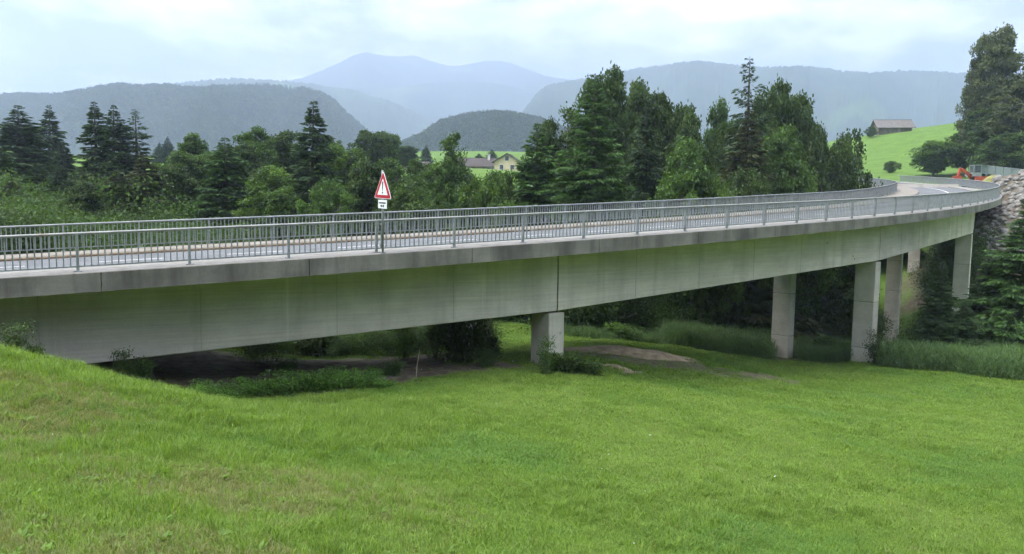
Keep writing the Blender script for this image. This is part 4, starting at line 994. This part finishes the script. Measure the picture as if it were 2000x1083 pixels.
M['mound'] = noise_mat('spread_earth', (.20,.15,.10), (.40,.315,.225), 2.4, .95, 10, bump=.8, bscale=9)
c = ground_hit(1222, 688); mound('earth_mound', c, 4.2, 1.1, .24, math.radians(8), 'long flat mound of brown spread earth right of the near column', 2)
c = ground_hit(1205, 722); mound('earth_heap', c, .95, .42, .22, math.radians(-12), 'small heap of dry earth and clippings on the meadow', 4)
c = ground_hit(1232, 729); o = MB().box((0,0,.03), (.95,.12,.045)).build('board', M['trim_wood']); o.location = (c[0], c[1], hz(c[0],c[1])); o.rotation_euler = (0,.03,math.radians(14)); tag(o, 'pale wooden board lying in the grass beside the small earth heap', 'board')
c = ground_hit(812, 742); o = MB().tube([(0,0,-.1),(.04,0,.5),(.13,.02,1.05)], [.018,.016,.012], 6).build('wooden_stake', M['trim_wood']); o.location = tuple(c); tag(o, 'thin leaning wooden stake on the bare ground under the bridge', 'stake')

# ------------------------------------------------------------------ rubble slope, excavator, fence, tarpaulin at the far end
def rock_mesh(seed):
    r = np.random.default_rng(seed); bm = bmesh.new(); bmesh.ops.create_icosphere(bm, subdivisions=2, radius=1.0)
    pl = rand_dir(9, 0, r); dd = .62+.25*r.random(9)
    for v in bm.verts:
        p = np.array(v.co)
        for n, d in zip(pl, dd):
            k = p @ n
            if k > d: p = p - n*(k-d)*.92
        v.co = Vector(p*[1.0,.82,.68] + r.normal(size=3)*.025)
    me = bpy.data.meshes.new('boulder'); bm.to_mesh(me); bm.free(); me.materials.append(M['rock']); return me
RK = [rock_mesh(k) for k in range(7)]
def boulders():
    r = np.random.default_rng(3); got = []; tries = 0
    PA = ((1880,395),(1950,388),(1965,392),(2015,370),(2030,500),(1960,535),(1890,520)); PB = ((1915,349),(1982,348),(1996,336),(2040,328),(2040,392),(1958,390),(1945,356))
    while len(got) < 290 and tries < 3000:
        tries += 1; px = 1880+160*r.random(); py = 328+207*r.random()
        if not (in_poly(np.array([px]), np.array([py]), PA)[0] or in_poly(np.array([px]), np.array([py]), PB)[0]): continue
        h = ground_hit(px, py, 60, 112)
        if h is None or h[1] < 63: continue
        d = np.hypot(BX-h[0], BY-h[1]); j = d.argmin(); n = -(h[0]-BX[j])*math.sin(BT[j]) + (h[1]-BY[j])*math.cos(BT[j])
        if -1.1 < n < BW+1.5 and h[2] > BZ[j]-1.3: continue
        sz = .28+.55*r.random()**2.2 + (.35 if r.random() < .08 else 0)
        if any((h[0]-q[0])**2+(h[1]-q[1])**2+(h[2]-q[2])**2 < ((sz+q[3])*.50)**2 for q in got): continue
        if -2.2 < n < 0: sz = min(sz, .5)
        got.append((h[0], h[1], h[2], sz))
    for k, (x, y, z, sz) in enumerate(got):
        o = obj('boulder', RK[k % 7], loc=(x, y, z+sz*.15), rot=(r.normal()*.4, r.normal()*.4, r.random()*6.28), scl=(sz,sz,sz))
        zone = 'low on the rubble bank under the deck edge' if z < CAMZ-1.5 else ('in the rubble beside the railing curve' if y < 86 else 'on top of the rubble bank by the excavator'); size = 'large pale boulder' if sz > .8 else ('medium grey limestone block' if sz > .42 else 'small grey stone')
        tag(o, '%s %s' % (size, zone), 'boulder', '%ss %s' % (size, zone))
boulders()

M['orange'] = noise_mat('orange_paint', (.33,.06,.028), (.42,.085,.04), 3, .45)
M['cab'] = noise_mat('pale_green_paint', (.17,.22,.21), (.25,.30,.29), 3, .5)
M['mesh_fence'] = noise_mat('grey_green_mesh', (.13,.17,.165), (.20,.24,.235), 6, .7)
M['tarp'] = noise_mat('yellow_tarpaulin', (.17,.16,.045), (.26,.245,.07), 2.5, .6, bump=.4, bscale=5)
M['rubber'] = noise_mat('track_rubber', (.02,.02,.02), (.05,.05,.05), 5, .8)
def excavator():
    b = ray(1908, 352, 108); zg = hz(b[0], b[1]); lift = 0.0
    P = lambda px, py: Vector(ray(px, py, 108)) - Vector((b[0], b[1], zg))
    e = empty('excavator', (b[0], b[1], zg)); tag(e, 'orange excavator with bent arm standing behind the railing on the right', 'excavator')
    def arm(name, a, c, w0, w1, d, mat=M['orange']):
        a, c = P(*a), P(*c); ax = (c-a); n = Vector((0,1,0)); up = ax.cross(n).normalized(); ds = Vector((0,d/2,0))
        vs = [a+up*w0/2-ds, a-up*w0/2-ds, c-up*w1/2-ds, c+up*w1/2-ds]; vs = vs + [v+ds*2 for v in vs]
        return MB().add(vs, [(0,1,2,3),(7,6,5,4),(0,4,5,1),(1,5,6,2),(2,6,7,3),(3,7,4,0)]).build(name, mat, e)
    arm('boom', (1877,330), (1894,343.5), .30, .48, .38); arm('boom', (1892.5,342.5), (1913,350), .46, .45, .38)
    st = arm('stick', (1876,329), (1870.5,346), .34, .26, .3)
    arm('hydraulic_ram', (1885,342), (1889.5,346), .16, .16, .16, M['sign_white'])
    q = P(1870.5, 347.5); bm = MB(); bm.add([q+Vector(v) for v in ((-.55,-.5,.25),(.45,-.5,.25),(.2,-.5,-.55),(-.4,-.5,-.45),(-.55,.5,.25),(.45,.5,.25),(.2,.5,-.55),(-.4,.5,-.45))], [(0,1,2,3),(7,6,5,4),(0,4,5,1),(1,5,6,2),(2,6,7,3),(3,7,4,0)]); bm.build('bucket', M['orange'], e)
    c = P(1913, 351); MB().box(c, (2.0,1.8,.8)).box(c+Vector((1.2,0,-.05)), (.5,1.7,.65)).build('body', M['orange'], e)
    for s in (-1,1): 
        k = MB(); pts = [(c.x-1.6, 1.0*s+c.y), (c.x+1.6, 1.0*s+c.y)]; k.box((c.x, c.y+1.0*s, .42), (3.0,.5,.62)); k.tube([(c.x-1.5,c.y+1.0*s-.25,.42),(c.x-1.5,c.y+1.0*s+.25,.42)], .38, 14); k.tube([(c.x+1.5,c.y+1.0*s-.25,.42),(c.x+1.5,c.y+1.0*s+.25,.42)], .38, 14); k.build('track', M['rubber'], e)
    k = P(1905, 333); cab = empty('cab', tuple(k)); cab.parent = e
    for dx in (-.5,.5):
        for dy in (-.5,.5): MB().box((dx,dy,0), (.09,.09,1.35)).build('cab_pillar', M['cab'], cab)
    MB().box((0,0,.70), (1.15,1.15,.09)).build('cab_roof', M['cab'], cab); MB().box((0,0,-.62), (1.15,1.15,.55)).build('cab_base', M['cab'], cab)
    MB().box((0,-.5,.06), (.92,.03,1.15)).build('windscreen', M['glass'], cab); MB().box((-.5,0,.06), (.03,.92,1.15)).build('side_window', M['glass'], cab)
    m = MB().box((k.x, k.y, (k.z-.85+.7)/2), (.9,.9,max(.3, k.z-.85-.7))).build('turntable', M['rubber'], e)
excavator()
def site_fence():
    a, b = ray(1913, 331, 116), ray(2010, 343, 106); e = empty('site_fence', (a[0], a[1], hz(a[0], a[1]))); tag(e, 'grey green mesh site fence behind the yellow tarpaulin', 'fence')
    def L(t): p = a+(b-a)*t; return Vector(p)-Vector(e.location)
    n = 6
    for i in range(n+1): p = L(i/n); MB().tube([(p.x,p.y,p.z-2.2),(p.x,p.y,p.z+.75)], .05, 6).build('fence_post', M['steel'], e)
    for dz in (.70,-.55): MB().tube([L(0)+Vector((0,0,dz)), L(1)+Vector((0,0,dz))], .045, 6).build('fence_rail', M['steel'], e)
    for i in range(n):
        p, q = L(i/n+.012), L((i+1)/n-.012); vs = [p+Vector((0,-.01,-.5)), q+Vector((0,-.01,-.5)), q+Vector((0,-.01,.66)), p+Vector((0,-.01,.66))]; vs += [v+Vector((0,.02,0)) for v in vs]
        MB().add(vs, [(0,1,2,3),(7,6,5,4),(0,4,5,1),(1,5,6,2),(2,6,7,3),(3,7,4,0)]).build('fence_panel', M['mesh_fence'], e)
site_fence()
def tarp():
    c = ray(1948, 346, 101); zg = hz(c[0], c[1]); top = ray(1946, 334, 101)[2]; n = 26; g = np.linspace(-1,1,n); X, Y = np.meshgrid(g, g)
    hh = max(1.0, top-zg)*np.clip(1.02-(X**2+Y**2)*.85, -.15, 1)**1.0*(1.0-.22*X) + .10*(vnoise(X.ravel()*3, Y.ravel()*3, 5).reshape(X.shape)-.5)
    i = np.arange(n-1)[:,None]; j = np.arange(n-1)[None]; q = np.stack(np.broadcast_arrays(i*n+j, i*n+j+1, (i+1)*n+j+1, (i+1)*n+j), -1).reshape(-1,4)
    o = obj('tarpaulin', mesh_np('tarpaulin', np.stack([X*3.0, Y*1.2, hh*.8],-1).reshape(-1,3), q), M['tarp'], smooth=True, loc=(c[0],c[1],zg)); tag(o, 'yellow tarpaulin over a heap behind the boulders on the right', 'tarpaulin')
tarp()

# ------------------------------------------------------------------ meadow grass
def grass_protos(seed, n, rad, hmin, hmax, w, mat, lean=.5):
    r = np.random.default_rng(seed); vs, fs, ts = [], [], []
    for i in range(n):
        a = r.random()*6.28; q = rad*math.sqrt(r.random()); b = np.array([math.cos(a)*q, math.sin(a)*q, -.01]); h = hmin+(hmax-hmin)*r.random(); ld = r.random()*6.28; ln = lean*h*(.3+r.random())
        l = np.array([math.cos(ld), math.sin(ld), 0]); sd = np.array([-l[1], l[0], 0])*w*(.7+.6*r.random())/2
        m = b + l*ln*.35 + [0,0,h*.62]; t = b + l*ln + [0,0,h]; o = len(vs)
        vs += [b-sd, b+sd, m+sd*.8, m-sd*.8, t]; fs += [(o,o+1,o+2,o+3),(o+3,o+2,o+4)]; ts += [np.clip(.5*r.random()+.25*r.random(),0,1)]*5
    me = mesh_np('grass_tuft', np.array(vs), fs); add_tint(me, ts); me.materials.append(mat); return bpy.data.objects.new('grass_tuft', me)
GP = proto_coll('grass_kinds', [grass_protos(70,70,.20,.05,.11,.009,M['grass']), grass_protos(71,70,.20,.04,.10,.010,M['grass'],.8), grass_protos(72,60,.20,.06,.14,.009,M['grass'],.7),
                                grass_protos(73,55,.19,.04,.09,.009,M['grass_dry'],1.0), grass_protos(74,45,.14,.10,.24,.010,M['grass'],.6),
                                grass_protos(75,70,.20,.04,.10,.010,M['grass_cool'],.7), grass_protos(76,70,.20,.04,.10,.009,M['grass_pale'],.8)])
def meadow():
    r = np.random.default_rng(8); X, Y, Z, S, I = [], [], [], [], []
    for (y0, y1, den, sc) in ((3.5,8,170,.75),(8,13,120,.85),(13,20,75,1.0),(20,30,48,1.25),(30,48,24,1.6)):
        w = .84*y1+2; n = int((y1-y0)*2*w*den); x = (r.random(n)*2-1)*w; y = y0+(y1-y0)*r.random(n); k = np.abs(x) < .80*y+1.5; x, y = x[k], y[k]; n = len(x)
        sm = soil_mask(x, y); k = r.random(n) > sm*1.15; 
        x, y = x[k], y[k]; n = len(x); z = height(x, y); px = x/y*FPX
        dry = vnoise(x*.55, y*.55, 21, 4); kno = (1-smooth(-3.2, 1.5, x - (y-6)*-.16))*(1-smooth(12, 16, y))
        d = r.random(n) < np.clip((dry-.42)*3.4, 0, .85)*np.clip(kno*1.0+.03, 0, 1)
        long_ = (~d) & (r.random(n) < np.clip((vnoise(x*.4+5, y*.4, 33)-.5)*2.2, 0, .5)*.5 + .55*smooth(12.5,15,y)*(1-smooth(19,21,y))*(x < -2))
        pa = vnoise(x*.28+40, y*.28, 51, 5) + .22*(r.random(n)-.5); gi = np.where(pa < .42, 5, np.where(pa > .56, 6, r.integers(0,3,n)))
        i = np.where(d, 3, np.where(long_, 4, gi))
        X.append(x); Y.append(y); Z.append(z); S.append(sc*(.75+.55*r.random(n))); I.append(i)
    X, Y, Z, S, I = map(np.concatenate, (X, Y, Z, S, I)); n = len(X)
    hs = np.minimum(S, 1.2)*(.45+.5*r.random(n))*(1+.35*(1-smooth(-4, 1, X))*(1-smooth(20, 24, Y)))
    scatter('meadow_grass', GP, np.stack([X,Y,Z],1), np.stack([r.normal(size=n)*.08, r.normal(size=n)*.08, r.random(n)*6.28],1), np.stack([S,S,hs],1), I, 'short green meadow grass with dry patches on the knoll', 'grass')
    print('grass tufts', n)
meadow()
def clover():
    r = np.random.default_rng(4); bm = bmesh.new(); bmesh.ops.create_icosphere(bm, subdivisions=1, radius=.014); me = bpy.data.meshes.new('clover_head'); bm.to_mesh(me); bm.free(); me.materials.append(M['paint'])
    me2 = MB().box((0,0,.004), (.09,.05,.006)).mesh('pale_leaf'); me2.materials.append(M['paint'])
    c = proto_coll('clover_kinds', [bpy.data.objects.new('clover_head', me), bpy.data.objects.new('pale_leaf', me2)])
    n = 70; y = 6+26*r.random(n)**.8; x = (r.random(n)*2-1)*.72*y; z = height(x, y)+.10
    i = (r.random(n) < .10).astype(int); s = .35+.35*r.random(n)
    scatter('white_clover', c, np.stack([x,y,z],1), np.stack([r.normal(size=n)*.2,r.normal(size=n)*.2,r.random(n)*6.28],1), np.stack([s,s,s],1), i, 'tiny white clover heads dotted over the meadow', 'clover')
clover()

def weeds():
    r = np.random.default_rng(77); out = []
    for k in range(3):
        n = 11; a = np.arange(n)*2.4 + r.random(n); D = np.stack([np.cos(a), np.sin(a), .35+.5*r.random(n)], 1); ln = .085*(.6+.7*r.random(n))
        v, q, t = cards(np.zeros((n,3)), D, np.tile([0,0,1.], (n,1)), ln, ln*.38, np.clip(.3+.5*r.random(n),0,1)); me = mesh_np('weed_rosette', v, q); add_tint(me, t); me.materials.append(M['grass_cool']); out.append(bpy.data.objects.new('weed_rosette', me))
    for k in range(2):
        vs, qs, ts, n0 = [], [], [], 0
        for i in range(7):
            b = np.array([r.normal()*.07, r.normal()*.07, 0]); l = np.array([r.normal()*.2, r.normal()*.2, 1.0]); h = .16+.16*r.random()
            for (c, d, ln, w) in ((b, l, h, .005), (b+l*h*.86, l+[.2*r.normal(),.2*r.normal(),0], .05, .011)):
                v, q, t = cards(np.array([c]), np.array([d]), rand_dir(1,0,r), np.array([ln]), np.array([w]), np.array([.8])); vs.append(v); qs.append(q+n0); ts.append(t); n0 += 4
        me = mesh_np('seed_stalks', np.concatenate(vs), np.concatenate(qs)); add_tint(me, np.concatenate(ts)); me.materials.append(M['grass_dry']); out.append(bpy.data.objects.new('seed_stalks', me))
    c = proto_coll('weed_kinds', out); n = 1500; y = 4.5+24*r.random(n)**1.3; x = (r.random(n)*2-1)*.78*y
    st = (r.random(n) < .45*(1-smooth(-4, 0, x))); cl = vnoise(x*.6, y*.6, 91) > .47; k = st | cl; x, y, st = x[k], y[k], st[k]; n = len(x)
    z = height(x, y)+.015; i = np.where(st, r.integers(3,5,n), r.integers(0,3,n)); s_ = np.where(st, .7+.6*r.random(n), .35+.45*r.random(n))
    scatter('meadow_weeds', c, np.stack([x,y,z],1), np.stack([r.normal(size=n)*.1,r.normal(size=n)*.1,r.random(n)*6.28],1), np.stack([s_,s_,s_],1), i, 'broad leaved weeds and seed stalks among the meadow grass', 'weeds')
weeds()

# ------------------------------------------------------------------ the hazy air
def haze():
    lo = min(o.bound_box[0][2] for o in SC.objects if o.name.startswith('ground')) - 1.0
    o = MB().box((0, 0, (lo+1420)/2), (14600, 14600, 1420-lo)).build('haze', None); tag(o, 'thin blue haze filling the valley air', 'haze', kind='stuff')
    m, N, L, out = mat_new('haze_air'); v = N.new('ShaderNodeVolumePrincipled'); v.inputs['Color'].default_value = (.47,.56,.74,1); v.inputs['Density'].default_value = 4.4e-4; v.inputs['Anisotropy'].default_value = .35
    L.new(v.outputs[0], out.inputs['Volume']); o.data.materials.append(m)
haze()
